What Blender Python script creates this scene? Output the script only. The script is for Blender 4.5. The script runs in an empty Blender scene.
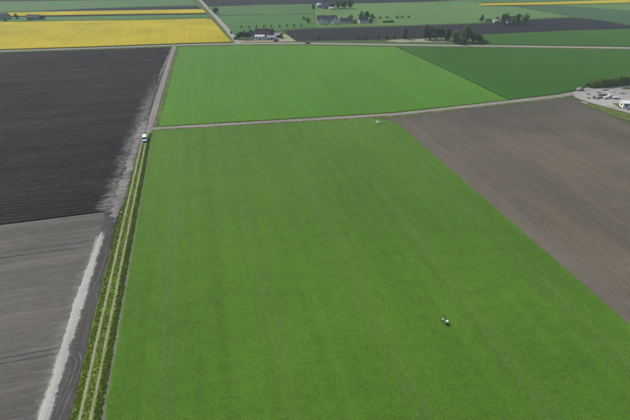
import bpy, bmesh, math, random
import numpy as np
from mathutils import Vector, Matrix

# ------------------------------------------------------------------ camera, sky, sun, exposure
SC = bpy.context.scene
COL = SC.collection
H, F = 78.0, 430.0                      # camera height in metres, focal length in photo pixels (630 wide)
TH = math.atan(275 / F)                 # pitch below the horizon
YAW = math.radians(14.3)                # camera heading, clockwise from the field rows (+Y)

cam_d = bpy.data.cameras.new('camera')
cam = bpy.data.objects.new('camera', cam_d); COL.objects.link(cam)
cam.location = (0, 0, H)
cam.rotation_euler = (math.pi / 2 - TH, 0, -YAW)
cam_d.sensor_width = 36; cam_d.lens = 36 * F / 630
cam_d.clip_start = 0.5; cam_d.clip_end = 20000
SC.camera = cam

SUN_EL = math.radians(44)
SHX, SHY = 0.72, -0.69                  # where shadows fall, in camera right / forward
shu = SHX * math.cos(YAW) + SHY * math.sin(YAW)
shv = -SHX * math.sin(YAW) + SHY * math.cos(YAW)
to_sun = Vector((-shu * math.cos(SUN_EL), -shv * math.cos(SUN_EL), math.sin(SUN_EL)))
w = bpy.data.worlds.new('World'); SC.world = w; w.use_nodes = True
nt = w.node_tree; bg = nt.nodes['Background']
sky = nt.nodes.new('ShaderNodeTexSky'); sky.sky_type = 'NISHITA'; sky.sun_disc = False
sky.sun_elevation = SUN_EL
sky.sun_rotation = math.atan2(to_sun.x, to_sun.y)
sky.air_density = 1.0; sky.dust_density = 2.0
nt.links.new(sky.outputs[0], bg.inputs[0]); bg.inputs[1].default_value = 0.12
sd = bpy.data.lights.new('sun', 'SUN'); sd.energy = 2.3; sd.angle = math.radians(0.6); sd.color = (1, .965, .91)
so = bpy.data.objects.new('sun', sd); COL.objects.link(so)
so.rotation_euler = to_sun.to_track_quat('Z', 'Y').to_euler(); so.location = (0, 0, 300)
SC.view_settings.view_transform = 'Standard'; SC.view_settings.look = 'None'
SC.view_settings.exposure = 0.45; SC.view_settings.gamma = 1
SC.view_settings.use_curve_mapping = False
SC.cycles.volume_bounces = 0
SC.cycles.max_bounces = 6

# ------------------------------------------------------------------ helpers
rng = np.random.default_rng(7)
random.seed(7)

def P(x, y, z=0.0):
    """photo pixel -> field coordinates of the point at height z"""
    a = (x - 315) / F; b = (210 - y) / F
    dx, dy, dz = a, math.cos(TH) + b * math.sin(TH), -math.sin(TH) + b * math.cos(TH)
    t = (z - H) / dz
    X, Y = dx * t, dy * t
    return (X * math.cos(YAW) + Y * math.sin(YAW), -X * math.sin(YAW) + Y * math.cos(YAW))

def ppm(y):                              # photo pixels per metre across, at the ground of row y
    return math.cos(TH) * (y + 65) / H

def hgt(x, yb, yt):                      # height in metres of something standing at row yb, reaching row yt
    u, v = P(x, yb); R = -u * math.sin(-YAW) + v * math.cos(YAW)
    b = (210 - yt) / F
    return H + R * (-math.sin(TH) + b * math.cos(TH)) / (math.cos(TH) + b * math.sin(TH))

def tag(o, label=None, cat=None, group=None, kind=None):
    for k, v in (('label', label), ('category', cat), ('group', group), ('kind', kind)):
        if v: o[k] = v
    return o

def empty(name, loc=(0, 0, 0), rz=0):
    o = bpy.data.objects.new(name, None); COL.objects.link(o)
    o.location = loc; o.rotation_euler = (0, 0, rz); o.empty_display_size = .3
    return o

def link_mesh(name, me, m, parent=None):
    o = bpy.data.objects.new(name, me); COL.objects.link(o)
    if m is not None and not me.materials: me.materials.append(m)
    if parent: o.parent = parent
    return o

def mesh_np(name, V, Q):
    """V (n,3), Q (m,4) or (m,3) int arrays"""
    me = bpy.data.meshes.new(name)
    V = np.ascontiguousarray(V, dtype=np.float32); Q = np.ascontiguousarray(Q, dtype=np.int32)
    k = Q.shape[1]
    me.vertices.add(len(V)); me.vertices.foreach_set('co', V.ravel())
    me.loops.add(Q.size); me.loops.foreach_set('vertex_index', Q.ravel())
    me.polygons.add(len(Q)); me.polygons.foreach_set('loop_start', np.arange(0, Q.size, k, dtype=np.int32))
    me.update(calc_edges=True); me.validate()
    return me

def obj(name, bm, m, parent=None, smooth=False):
    me = bpy.data.meshes.new(name); bm.normal_update(); bm.to_mesh(me); bm.free()
    if smooth:
        for p in me.polygons: p.use_smooth = True
    return link_mesh(name, me, m, parent)

def bx(bm, x0, x1, y0, y1, z0, z1):
    vs = [bm.verts.new(p) for p in ((x0, y0, z0), (x1, y0, z0), (x1, y1, z0), (x0, y1, z0),
                                    (x0, y0, z1), (x1, y0, z1), (x1, y1, z1), (x0, y1, z1))]
    for f in ((3, 2, 1, 0), (4, 5, 6, 7), (0, 1, 5, 4), (1, 2, 6, 5), (2, 3, 7, 6), (3, 0, 4, 7)):
        bm.faces.new([vs[i] for i in f])
    return vs

def box(name, m, parent, *a, bev=0):
    bm = bmesh.new(); bx(bm, *a)
    if bev: bmesh.ops.bevel(bm, geom=bm.edges[:], offset=bev, segments=2, affect='EDGES')
    return obj(name, bm, m, parent)

def tube(bm, pts, rad, n=8):
    rings = []
    for i, p in enumerate(pts):
        p = Vector(p)
        d = Vector(pts[min(i + 1, len(pts) - 1)]) - Vector(pts[max(i - 1, 0)])
        q = d.to_track_quat('Z', 'Y')
        r = rad[i] if hasattr(rad, '__len__') else rad
        rings.append([bm.verts.new(p + q @ Vector((r * math.cos(2 * math.pi * k / n), r * math.sin(2 * math.pi * k / n), 0))) for k in range(n)])
    for a, b in zip(rings, rings[1:]):
        for k in range(n): bm.faces.new((a[k], a[(k + 1) % n], b[(k + 1) % n], b[k]))
    bm.faces.new(rings[0][::-1]); bm.faces.new(rings[-1])

# value noise
_L = rng.random((256, 256))
def vnoise(x, y):
    xi = np.floor(x).astype(int); yi = np.floor(y).astype(int)
    fx = x - xi; fy = y - yi; fx = fx * fx * (3 - 2 * fx); fy = fy * fy * (3 - 2 * fy)
    g = lambda i, j: _L[i & 255, j & 255]
    return (g(xi, yi) * (1 - fx) + g(xi + 1, yi) * fx) * (1 - fy) + (g(xi, yi + 1) * (1 - fx) + g(xi + 1, yi + 1) * fx) * fy
def fbm(x, y, o=4):
    s = 0; a = .5; t = 0
    for k in range(o):
        s = s + a * vnoise(x * 2 ** k + 17.3 * k, y * 2 ** k + 9.1 * k); t += a; a *= .5
    return s / t

# ------------------------------------------------------------------ materials
# colour balance of each ground cover, set against the photograph
CB = {'young_wheat': (1.27, 1.06, 0.71), 'bright_wheat': (1.0, 1.01, 0.44), 'dark_wheat': (0.46, 0.83, 0.07), 'far_pale': (0.88, 0.92, 0.66), 'dark_plough': (0.75, 0.72, 0.58), 'grey_tilled': (1.1, 1.05, 0.9), 'brown_tilled': (0.92, 0.88, 0.69), 'far_plough': (0.4, 0.5, 0.41), 'pale_sand': (1.04, 1.02, 0.96), 'headland': (0.98, 0.89, 0.74), 'far_mid': (1.0, 1.12, 0.9), 'far_green': (0.9, 0.94, 1.0), 'rapeseed': (1.03, 0.95, 0.39), 'yard_gravel': (1, 0.97, 0.92), 'lane_gravel': (0.92, 0.9, 0.83), 'gravel': (0.9, 0.89, 0.85), 'pale_asphalt': (0.95, 0.92, 0.85), 'far_deep': (0.8, 0.85, 0.9)}
def cbal(name, c): return tuple(a * b for a, b in zip(c, CB.get(name, (1, 1, 1))))
class NB:
    """small node-graph builder"""
    def __init__(s, name):
        s.m = bpy.data.materials.new(name); s.m.use_nodes = True
        s.t = s.m.node_tree; s.b = s.t.nodes['Principled BSDF']
        s.b.inputs['Specular IOR Level'].default_value = .08
        s.tc = s.t.nodes.new('ShaderNodeTexCoord')
    def L(s, a, b): s.t.links.new(a, b)
    def noise(s, sc, detail=3, rough=.55, dist=0, off=(0, 0, 0), rot=0):
        mp = s.t.nodes.new('ShaderNodeMapping'); s.L(s.tc.outputs['Object'], mp.inputs[0])
        sc = sc if hasattr(sc, '__len__') else (sc, sc, sc)
        mp.inputs['Scale'].default_value = sc; mp.inputs['Location'].default_value = off
        mp.inputs['Rotation'].default_value = (0, 0, rot)
        n = s.t.nodes.new('ShaderNodeTexNoise'); s.L(mp.outputs[0], n.inputs['Vector'])
        n.inputs['Scale'].default_value = 1; n.inputs['Detail'].default_value = detail
        n.inputs['Roughness'].default_value = rough; n.inputs['Distortion'].default_value = dist
        return n.outputs['Fac']
    def rng(s, f, a, b, c=0., d=1.):
        n = s.t.nodes.new('ShaderNodeMapRange'); s.L(f, n.inputs[0])
        for i, v in enumerate((a, b, c, d)): n.inputs[i + 1].default_value = v
        n.interpolation_type = 'SMOOTHSTEP' if True else 'LINEAR'
        return n.outputs[0]
    def math(s, op, a, b=None):
        n = s.t.nodes.new('ShaderNodeMath'); n.operation = op
        for i, v in enumerate((a, b)):
            if v is None: continue
            if isinstance(v, (int, float)): n.inputs[i].default_value = v
            else: s.L(v, n.inputs[i])
        return n.outputs[0]
    def mix(s, f, a, b):
        n = s.t.nodes.new('ShaderNodeMix'); n.data_type = 'RGBA'
        if isinstance(f, (int, float)): n.inputs[0].default_value = f
        else: s.L(f, n.inputs[0])
        for i, v in ((6, a), (7, b)):
            if isinstance(v, tuple): n.inputs[i].default_value = (*v, 1)
            else: s.L(v, n.inputs[i])
        return n.outputs[2]
    def xyz(s):
        n = s.t.nodes.new('ShaderNodeSeparateXYZ'); s.L(s.tc.outputs['Object'], n.inputs[0]); return n.outputs
    def bump(s, h, strength=.5, dist=.1):
        n = s.t.nodes.new('ShaderNodeBump'); s.L(h, n.inputs['Height'])
        n.inputs['Strength'].default_value = strength; n.inputs['Distance'].default_value = dist
        s.L(n.outputs[0], s.b.inputs['Normal'])
    def out(s, c, rough=.9):
        if isinstance(c, tuple): s.b.inputs['Base Color'].default_value = (*c, 1)
        else: s.L(c, s.b.inputs['Base Color'])
        s.b.inputs['Roughness'].default_value = rough
        return s.m

def plain(name, c, rough=.6, var=.12, sc=3., metal=0, spec=None):
    b = NB(name); n = b.noise(sc, 4)
    m = b.out(b.mix(b.rng(n, .3, .7), tuple(v * (1 - var) for v in c), tuple(min(1, v * (1 + var)) for v in c)), rough)
    b.b.inputs['Metallic'].default_value = metal
    if spec is not None: b.b.inputs['Specular IOR Level'].default_value = spec
    return m

def crop_mat(name, dark, light, soil, tram=None, patch=.014, soil_amt=.5, fine=2.2):
    dark, light = cbal(name, dark), cbal(name, light)
    b = NB(name)
    big = b.noise((patch * 1.3, patch * .8, 1), 4, .6, .6)
    streak = b.noise((.32, .006, 1), 3, .6, off=(3, 7, 0))
    cross = b.noise((.05, .22, 1), 3, .6, off=(13, 2, 0))
    med = b.noise(.38, 4, .65)
    fin = b.noise((fine * .7, fine * .9, fine), 4, .75)
    rows = b.noise((5.5, .25, 1), 2, .5)
    f = b.math('ADD', b.math('MULTIPLY', big, .7), b.math('MULTIPLY', streak, .4))
    f = b.math('ADD', f, b.math('MULTIPLY', cross, .22))
    f = b.math('ADD', f, b.math('MULTIPLY', med, .4))
    f = b.math('ADD', f, b.math('MULTIPLY', fin, .45))
    c = b.mix(b.rng(f, .70, 1.48), tuple(v * .8 for v in dark), tuple(v * 1.1 for v in light))
    gap = b.noise((1.1, 1.5, 1.), 4, .75, off=(31, 3, 0))
    c = b.mix(b.math('MULTIPLY', b.rng(gap, .54, .70), .38), c, tuple(v * .5 for v in dark))
    sm = b.math('MULTIPLY', b.rng(fin, .56, .74), b.rng(b.math('ADD', b.math('MULTIPLY', med, .6), b.math('MULTIPLY', big, .5)), .45, .75))
    sm = b.math('ADD', sm, b.math('MULTIPLY', b.rng(rows, .55, .75), .25))
    c = b.mix(b.math('MULTIPLY', sm, soil_amt), c, soil)
    sp = b.noise((2.6, 3.4, 1), 3, .8, off=(7, 41, 0)); sp2 = b.noise((1.5, 2.2, 1), 3, .8, off=(17, 4, 0))
    c = b.mix(b.math('MULTIPLY', b.rng(sp, .5, .66), .55), c, tuple(v * .45 for v in dark))
    c = b.mix(b.math('MULTIPLY', b.rng(sp2, .54, .68), .45), c, tuple(v * 1.45 for v in light))
    if tram:
        u0, gap, half = tram
        x = b.xyz()[0]
        wob = b.noise((.02, .05, 1), 2)
        xx = b.math('ADD', x, b.math('MULTIPLY', b.math('SUBTRACT', wob, .5), .5))
        t = b.math('MODULO', b.math('ADD', xx, gap * 20 - u0 + gap / 2), gap)     # 0..gap, line at gap/2
        t = b.math('ABSOLUTE', b.math('SUBTRACT', t, gap / 2))
        t = b.math('ABSOLUTE', b.math('SUBTRACT', t, half))
        line = b.rng(t, .28, .06)
        brk = b.rng(b.noise((.15, .05, 1), 4, .7, off=(5, 1, 0)), .36, .62, .08, 1)
        c = b.mix(b.math('MULTIPLY', b.math('MULTIPLY', line, brk), .36), c, soil)
        # wider faint compaction either side of the pass
        t2 = b.rng(b.math('ABSOLUTE', t), 1.6, .2)
        c = b.mix(b.math('MULTIPLY', t2, .035), c, soil)
    b.bump(b.math('ADD', b.math('MULTIPLY', fin, .6), b.math('MULTIPLY', rows, .4)), .8, .16)
    b.b.inputs['Sheen Weight'].default_value = .14; b.b.inputs['Sheen Roughness'].default_value = .45; b.b.inputs['Sheen Tint'].default_value = (.62, .85, .22, 1)
    return b.out(c, .85)

def soil_mat(name, dark, light, along='u', streak=.5, fine=1.6, big=.012, wide=.12, bump=.6, pale=None, fleck=0, spill=None, band=None, damp=None):
    """along: direction the cultivation runs"""
    dark, light = cbal(name, dark), cbal(name, light)
    b = NB(name)
    s1 = (.006, wide, 1) if along == 'u' else (wide, .006, 1)
    s2 = (.02, .75, 1) if along == 'u' else (.75, .02, 1)
    a = b.noise(s1, 4, .6, .3); c2 = b.noise(s2, 3, .6, off=(4, 4, 0))
    bg_ = b.noise(big, 4, .6, .5, off=(9, 5, 0)); fin = b.noise(fine, 5, .72); med = b.noise(.35, 3, .6)
    f = b.math('ADD', b.math('MULTIPLY', a, streak), b.math('MULTIPLY', c2, streak * .8))
    f = b.math('ADD', f, b.math('MULTIPLY', bg_, .6))
    f = b.math('ADD', f, b.math('MULTIPLY', fin, .5))
    f = b.math('ADD', f, b.math('MULTIPLY', med, .2))
    mid = (streak * 1.8 + 1.3) / 2
    c = b.mix(b.rng(f, mid - .28, mid + .28), dark, light)
    if pale:
        c = b.mix(b.math('MULTIPLY', b.rng(b.noise(s2, 4, .7, off=(1, 8, 0)), .54, .7), .5), c, pale)
    if fleck:
        sf = (.22, 1.1, 1) if along == 'u' else (1.1, .22, 1)
        fl = b.noise(sf, 5, .75, .4, off=(21, 6, 0)); f2 = b.noise(sf, 5, .75, .4, off=(2, 61, 0))
        c = b.mix(b.math('MULTIPLY', b.rng(fl, .52, .68), fleck), c, tuple(min(1, v * 1.7) for v in light))
        c = b.mix(b.math('MULTIPLY', b.rng(f2, .54, .68), fleck), c, tuple(v * .4 for v in dark))
    if spill:
        o = b.xyz()
        spill, sl_, ic_, reach, vend, lo_, hi_, vsoft = spill
        edge = b.math('ADD', b.math('MULTIPLY', o[1], sl_), ic_)                 # field edge, u along v
        d = b.math('SUBTRACT', o[0], edge)
        w1 = b.noise((.16, .30, 1), 5, .72, .8, off=(8, 3, 0)); w2 = b.noise((.04, .06, 1), 3, .6, off=(2, 2, 0))
        d = b.math('ADD', d, b.math('MULTIPLY', b.math('SUBTRACT', w1, .5), reach))
        d = b.math('ADD', d, b.math('MULTIPLY', b.math('SUBTRACT', w2, .5), reach * .6))
        k = b.math('MULTIPLY', b.rng(d, lo_, hi_), b.rng(o[1], vend + vsoft, vend - 20))
        k = b.math('MULTIPLY', k, b.rng(b.noise((.5, .8, 1), 4, .7, off=(1, 1, 0)), .3, .62, .2, .78))
        c = b.mix(k, c, spill)
    if damp:                                   # moister soil towards the far end
        o = b.xyz(); w1 = b.noise((.012, .03, 1), 4, .65, .5, off=(3, 3, 0))
        y_ = b.math('ADD', o[1], b.math('MULTIPLY', b.math('SUBTRACT', w1, .5), 90))
        c = b.mix(b.math('MULTIPLY', b.rng(y_, damp[1], damp[2]), .6), c, damp[0])
    if band:                                   # pale sand dragged into the soil beside the strip
        col, sl_, ic_, hw_, vcut, vn = band; o = b.xyz()
        d = b.math('ABSOLUTE', b.math('SUBTRACT', o[0], b.math('ADD', b.math('MULTIPLY', o[1], sl_), ic_)))
        w1 = b.noise((.5, 1.6, 1) if hw_ < 1.5 else (.12, .03, 1), 5, .75, .3, off=(6, 6, 0)); w2 = b.noise((.25, .3, 1) if hw_ < 1.5 else (.05, .02, 1), 3, .6, off=(1, 9, 0))
        d = b.math('ADD', d, b.math('MULTIPLY', b.math('SUBTRACT', w1, .5), 2.4 * hw_))
        d = b.math('ADD', d, b.math('MULTIPLY', b.math('SUBTRACT', w2, .5), 1.9 * hw_))
        k = b.math('MULTIPLY', b.rng(d, hw_ * 1.4 + .3, hw_ * .6), b.rng(o[1], vcut + 4, vcut - 4))
        c = b.mix(b.math('MULTIPLY', k, .9 * vn), c, col)
    b.bump(fin, bump, .15)
    return b.out(c, .95)

M = {}
_pl = [P((a + b_) / 2, y) for y, a, b_ in ((420, 36, 48.5), (380, 51, 62.6), (330, 65.2, 76.4), (290, 77.5, 88), (250, 93.5, 99.8), (237, 98.6, 102.2))]
_k, _c = np.polyfit([p[1] for p in _pl], [p[0] for p in _pl], 1)
BAND = ((.455, .44, .395), float(_k), float(_c), .84, 120, 1.)
M['crop'] = crop_mat('young_wheat', (.043, .125, .0125), (.066, .165, .021), (.135, .125, .075), tram=(-16.0, 24.0, .95), soil_amt=.42)
M['crop_b'] = crop_mat('bright_wheat', (.050, .155, .017), (.076, .200, .026), (.12, .13, .06), tram=(-12, 24, .95), patch=.008, soil_amt=.2)
M['crop_c'] = crop_mat('dark_wheat', (.028, .088, .016), (.040, .112, .021), (.07, .09, .04), tram=(12, 24, .95), patch=.01, soil_amt=.2)
M['far_green'] = crop_mat('far_green', (.045, .115, .032), (.062, .14, .04), (.10, .12, .05), patch=.006, soil_amt=.2, fine=1)
M['far_mid'] = crop_mat('far_mid', (.038, .105, .027), (.052, .125, .035), (.08, .1, .05), patch=.006, soil_amt=.2, fine=1)
M['far_pale'] = crop_mat('far_pale', (.085, .16, .06), (.105, .19, .07), (.14, .16, .08), patch=.005, soil_amt=.2, fine=1)
M['far_deep'] = crop_mat('far_deep', (.030, .085, .034), (.042, .105, .042), (.07, .09, .05), patch=.005, soil_amt=.2, fine=1)
M['plough'] = soil_mat('dark_plough', (.022, .0215, .021), (.056, .054, .052), 'u', .6, 1.1, .012, .1, .9, fleck=.5, spill=((.27, .25, .22), .052, -44.6, 12, 225, -4.5, 1.5, 120))
M['tilled'] = soil_mat('grey_tilled', (.078, .074, .071), (.138, .132, .127), 'u', .55, 1.9, .02, .14, .5, pale=(.19, .18, .17), fleck=.25, spill=((.26, .25, .228), .018, -39.6, 9, 112, -3.6, 1.6, 20), band=BAND)
M['brown'] = soil_mat('brown_tilled', (.090, .080, .070), (.172, .152, .133), 'v', .38, 1.3, .016, .05, .4, fleck=.12, band=((.19, .168, .142), 0., 93.2, 3.6, 400, .2), damp=((.072, .067, .06), 150, 200))
M['headland'] = soil_mat('headland', (.052, .053, .055), (.098, .099, .102), 'v', .6, 1.6, .05, .4, .6, fleck=.35, band=BAND)
M['shoulder'] = soil_mat('lane_shoulder', (.085, .08, .072), (.17, .16, .145), 'v', .5, 1.4, .05, .3, .6, fleck=.3)
M['far_plough'] = soil_mat('far_plough', (.038, .034, .038), (.058, .052, .056), 'u', .5, .6, .008, .05, .4)
M['pale_soil'] = soil_mat('pale_soil', (.10, .092, .078), (.29, .27, .235), 'u', .6, 1.2, .09, .35, .7, fleck=.25)
M['chalk'] = soil_mat('pale_sand', (.33, .32, .29), (.46, .44, .41), 'v', .3, 2.5, .05, .5, .6)
M['gravel'] = soil_mat('gravel', (.19, .18, .165), (.30, .285, .26), 'v', .4, 3, .03, .6, .4)
M['lane'] = soil_mat('lane_gravel', (.20, .185, .165), (.32, .30, .27), 'u', .3, 3, .04, .6, .3)
M['yard'] = soil_mat('yard_gravel', (.22, .21, .18), (.41, .40, .37), 'u', .5, .9, .06, .15, .3, fleck=.12)
M['road'] = soil_mat('pale_asphalt', (.26, .265, .25), (.33, .335, .315), 'u', .25, 3, .03, .3, .1)
M['sand'] = soil_mat('dry_grass', (.22, .205, .12), (.34, .31, .19), 'u', .3, 1, .05, .2, .3)
def rut_mat():
    b = NB('rut_dirt')
    n1 = b.noise((.9, .3, 1), 4, .7); n2 = b.noise(3., 4, .7)
    c = b.mix(b.rng(n2, .3, .7), (.21, .21, .12), (.32, .32, .21))
    c = b.mix(b.math('MULTIPLY', b.rng(n1, .45, .66), .6), c, (.16, .2, .05))
    b.bump(n2, .5, .08)
    return b.out(c, .95)
M['rut'] = rut_mat()
M['dirt'] = soil_mat('dirt', (.12, .115, .085), (.2, .195, .15), 'v', .3, 3, .1, .6, .5)
M['tyre_mark'] = soil_mat('pressed_soil', (.068, .066, .06), (.15, .145, .134), 'v', .5, 1.4, .5, .8, .3, fleck=.35)
M['tyre_dark'] = soil_mat('pressed_dark_soil', (.075, .071, .066), (.12, .115, .108), 'u', .3, 3, .3, .6, .3, fleck=.3)

def rape_mat():
    b = NB('rapeseed_bloom')
    big = b.noise((.012, .02, 1), 4, .6, .5); fin = b.noise(1.2, 4, .7); st = b.noise((.3, .01, 1), 3, .6)
    f = b.math('ADD', b.math('MULTIPLY', big, .7), b.math('ADD', b.math('MULTIPLY', fin, .6), b.math('MULTIPLY', st, .3)))
    c = b.mix(b.rng(f, .55, 1.0), cbal('rapeseed', (.27, .26, .026)), cbal('rapeseed', (.47, .39, .032)))
    c = b.mix(b.math('MULTIPLY', b.rng(big, .62, .74), .4), c, (.2, .2, .06))
    b.bump(fin, .8, .3)
    return b.out(c, .9)
M['rape'] = rape_mat()

def verge_mat(name, lo, hi):
    b = NB(name)
    n1 = b.noise((.5, .12, 1), 4, .65); n2 = b.noise(2.0, 4, .7)
    c = b.mix(b.rng(n1, .35, .65), lo, hi)
    c = b.mix(b.math('MULTIPLY', b.rng(n2, .55, .7), .5), c, (.17, .17, .06))
    b.bump(n2, .8, .12)
    return b.out(c, .95)
M['verge'] = verge_mat('verge_grass', (.065, .095, .022), (.135, .155, .04))
M['verge_lush'] = verge_mat('track_grass', (.10, .155, .018), (.165, .22, .03))

def ground_mat():
    b = NB('ground')
    n1 = b.noise(.004, 3, .5, 1); n2 = b.noise(.05, 4, .6); n3 = b.noise(1.5, 3, .7)
    c = b.mix(b.rng(n1, .4, .6), (.055, .095, .024), (.085, .125, .038))
    c = b.mix(b.math('MULTIPLY', n2, .5), c, (.085, .105, .04))
    b.bump(n3, .5, .1)
    return b.out(c, .95)
M['ground'] = ground_mat()

def leaf_mat(name, a, c_, trans=.25):
    b = NB(name)
    geo = b.t.nodes.new('ShaderNodeObjectInfo')
    n = b.noise(.9, 3, .6); n2 = b.noise(5., 2, .6)
    f = b.math('ADD', b.math('MULTIPLY', n, .6), b.math('MULTIPLY', n2, .5))
    c = b.mix(b.rng(f, .38, .72), a, c_)
    hs = b.t.nodes.new('ShaderNodeHueSaturation'); b.L(c, hs.inputs['Color'])
    b.L(b.rng(geo.outputs['Random'], 0, 1, .8, 1.2), hs.inputs['Value'])
    tr = b.t.nodes.new('ShaderNodeBsdfTranslucent'); b.L(hs.outputs[0], tr.inputs[0])
    mx = b.t.nodes.new('ShaderNodeMixShader'); mx.inputs[0].default_value = trans
    b.L(hs.outputs[0], b.b.inputs['Base Color']); b.b.inputs['Roughness'].default_value = .7
    b.L(b.b.outputs[0], mx.inputs[1]); b.L(tr.outputs[0], mx.inputs[2])
    b.L(mx.outputs[0], b.t.nodes['Material Output'].inputs[0])
    return b.m
M['leaf'] = leaf_mat('leaf_green', (0.090, 0.179, 0.043), (0.194, 0.316, 0.071), .38)
M['leaf_dark'] = leaf_mat('leaf_dark', (0.059, 0.127, 0.047), (0.131, 0.227, 0.067), .38)
M['leaf_olive'] = leaf_mat('leaf_olive', (0.095, 0.127, 0.036), (0.198, 0.231, 0.068), .38)
M['leaf_pale'] = leaf_mat('leaf_pale', (0.094, 0.119, 0.062), (0.181, 0.206, 0.112), .35)
M['leaf_hedge'] = leaf_mat('leaf_hedge', (0.100, 0.172, 0.037), (0.317, 0.398, 0.080), .38)
M['weed'] = leaf_mat('weed_leaf', (.11, .19, .015), (.20, .28, .028), .42)
M['straw'] = leaf_mat('straw_blade', (.15, .155, .045), (.26, .25, .09), .3)
M['bark'] = plain('bark', (.07, .055, .042), .95, .3, 6)
M['white'] = plain('white_paint', (.78, .78, .76), .35, .03, 2, spec=.5)
M['render_white'] = plain('white_render', (.66, .65, .61), .9, .08, 1)
M['cream'] = plain('cream_render', (.55, .52, .44), .9, .08, 1)
M['brick'] = plain('red_brick', (.26, .13, .10), .9, .2, 2)
M['timber_red'] = plain('dark_timber', (.12, .085, .075), .85, .2, 2)
M['roof_grey'] = plain('grey_roof', (.085, .088, .095), .75, .2, 1.5)
M['roof_dark'] = plain('dark_roof', (.055, .055, .06), .75, .2, 1.5)
M['roof_brown'] = plain('brown_roof', (.105, .078, .07), .8, .2, 1.5)
M['roof_metal'] = plain('metal_roof', (.34, .35, .36), .45, .1, .6, metal=.3)
M['roof_white'] = plain('white_roof', (.62, .62, .60), .5, .05, 1)
M['glass'] = plain('dark_glass', (.02, .024, .028), .12, .1, 1, spec=.5)
M['rubber'] = plain('rubber', (.018, .018, .018), .85, .2, 8)
M['steel'] = plain('steel', (.35, .35, .36), .4, .1, 4, metal=.8)
M['black'] = plain('black_plastic', (.02, .02, .022), .6, .15, 6)
M['car_dark'] = plain('dark_paint', (.03, .034, .04), .3, .05, 2, spec=.5)
M['car_silver'] = plain('silver_paint', (.42, .44, .44), .3, .05, 2, metal=.4, spec=.5)
M['lamp_red'] = plain('red_lens', (.35, .02, .02), .3, .1, 3)
M['lamp_clear'] = plain('clear_lens', (.7, .7, .68), .2, .05, 3)
M['wood'] = plain('pallet_wood', (.26, .20, .14), .9, .25, 4)
M['concrete'] = plain('concrete', (.48, .47, .44), .9, .12, 2)
M['tarp'] = plain('grey_green_tarp', (.17, .20, .17), .8, .2, 2)
M['bag'] = plain('white_bag', (.54, .54, .50), .85, .08, 2)
M['skin'] = plain('skin', (.40, .24, .17), .6, .05, 6)
M['shirt'] = plain('pale_shirt', (.66, .70, .68), .9, .06, 8)
M['trouser'] = plain('dark_trousers', (.03, .04, .05), .9, .15, 8)
M['hair'] = plain('dark_hair', (.015, .013, .012), .7, .2, 12)
M['seat'] = plain('seat_vinyl', (.025, .025, .027), .6, .2, 6)
M['paint_green'] = plain('green_grey_paint', (.07, .10, .09), .4, .1, 4)

# ------------------------------------------------------------------ terrain
def structure(o, label, cat): return tag(o, label, cat, kind='structure')

def sheet_grid(name, m, size, n, z):
    xs = np.linspace(-size, size, n); X, Y = np.meshgrid(xs, xs, indexing='ij')
    V = np.stack([X, Y, np.full_like(X, z)], -1).reshape(-1, 3)
    idx = np.arange(n * n).reshape(n, n)
    Q = np.stack([idx[:-1, :-1], idx[1:, :-1], idx[1:, 1:], idx[:-1, 1:]], -1).reshape(-1, 4)
    return link_mesh(name, mesh_np(name, V, Q), m)
structure(sheet_grid('ground', M['ground'], 6000, 41, -.02), 'flat green farmland reaching to the horizon', 'ground')

def jag(poly, step=3., amp=.3, seed=0):
    out = []
    n = len(poly)
    for i in range(n):
        a = np.array(poly[i], float); b = np.array(poly[(i + 1) % n], float)
        L = np.hypot(*(b - a)); k = max(1, min(120, int(L / step)))
        d = (b - a) / max(L, 1e-6); nrm = np.array([-d[1], d[0]])
        for j in range(k):
            p = a + (b - a) * j / k
            s = (fbm(np.array([p[0] * .31 + seed]), np.array([p[1] * .31 - seed]), 3)[0] - .5) * 2 * amp if j else 0
            out.append(tuple(p + nrm * s))
    return out

def slab(name, poly, z, m, label, cat, j=(6, .35), kind='structure', base=-.05):
    poly = jag(poly, *j, seed=len(name) + poly[0][0] * .01)
    bm = bmesh.new()
    top = [bm.verts.new((u, v, z)) for u, v in poly]
    f = bm.faces.new(top)
    bm.normal_update()
    if f.normal.z < 0: f.normal_flip()
    lo = [bm.verts.new((u, v, base)) for u, v in poly]
    n = len(top)
    for i in range(n):
        bm.faces.new((top[i], lo[i], lo[(i + 1) % n], top[(i + 1) % n]))
    bmesh.ops.triangulate(bm, faces=[f])
    bmesh.ops.recalc_face_normals(bm, faces=bm.faces[:])
    return tag(obj(name, bm, m), label, cat, kind=kind)

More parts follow.
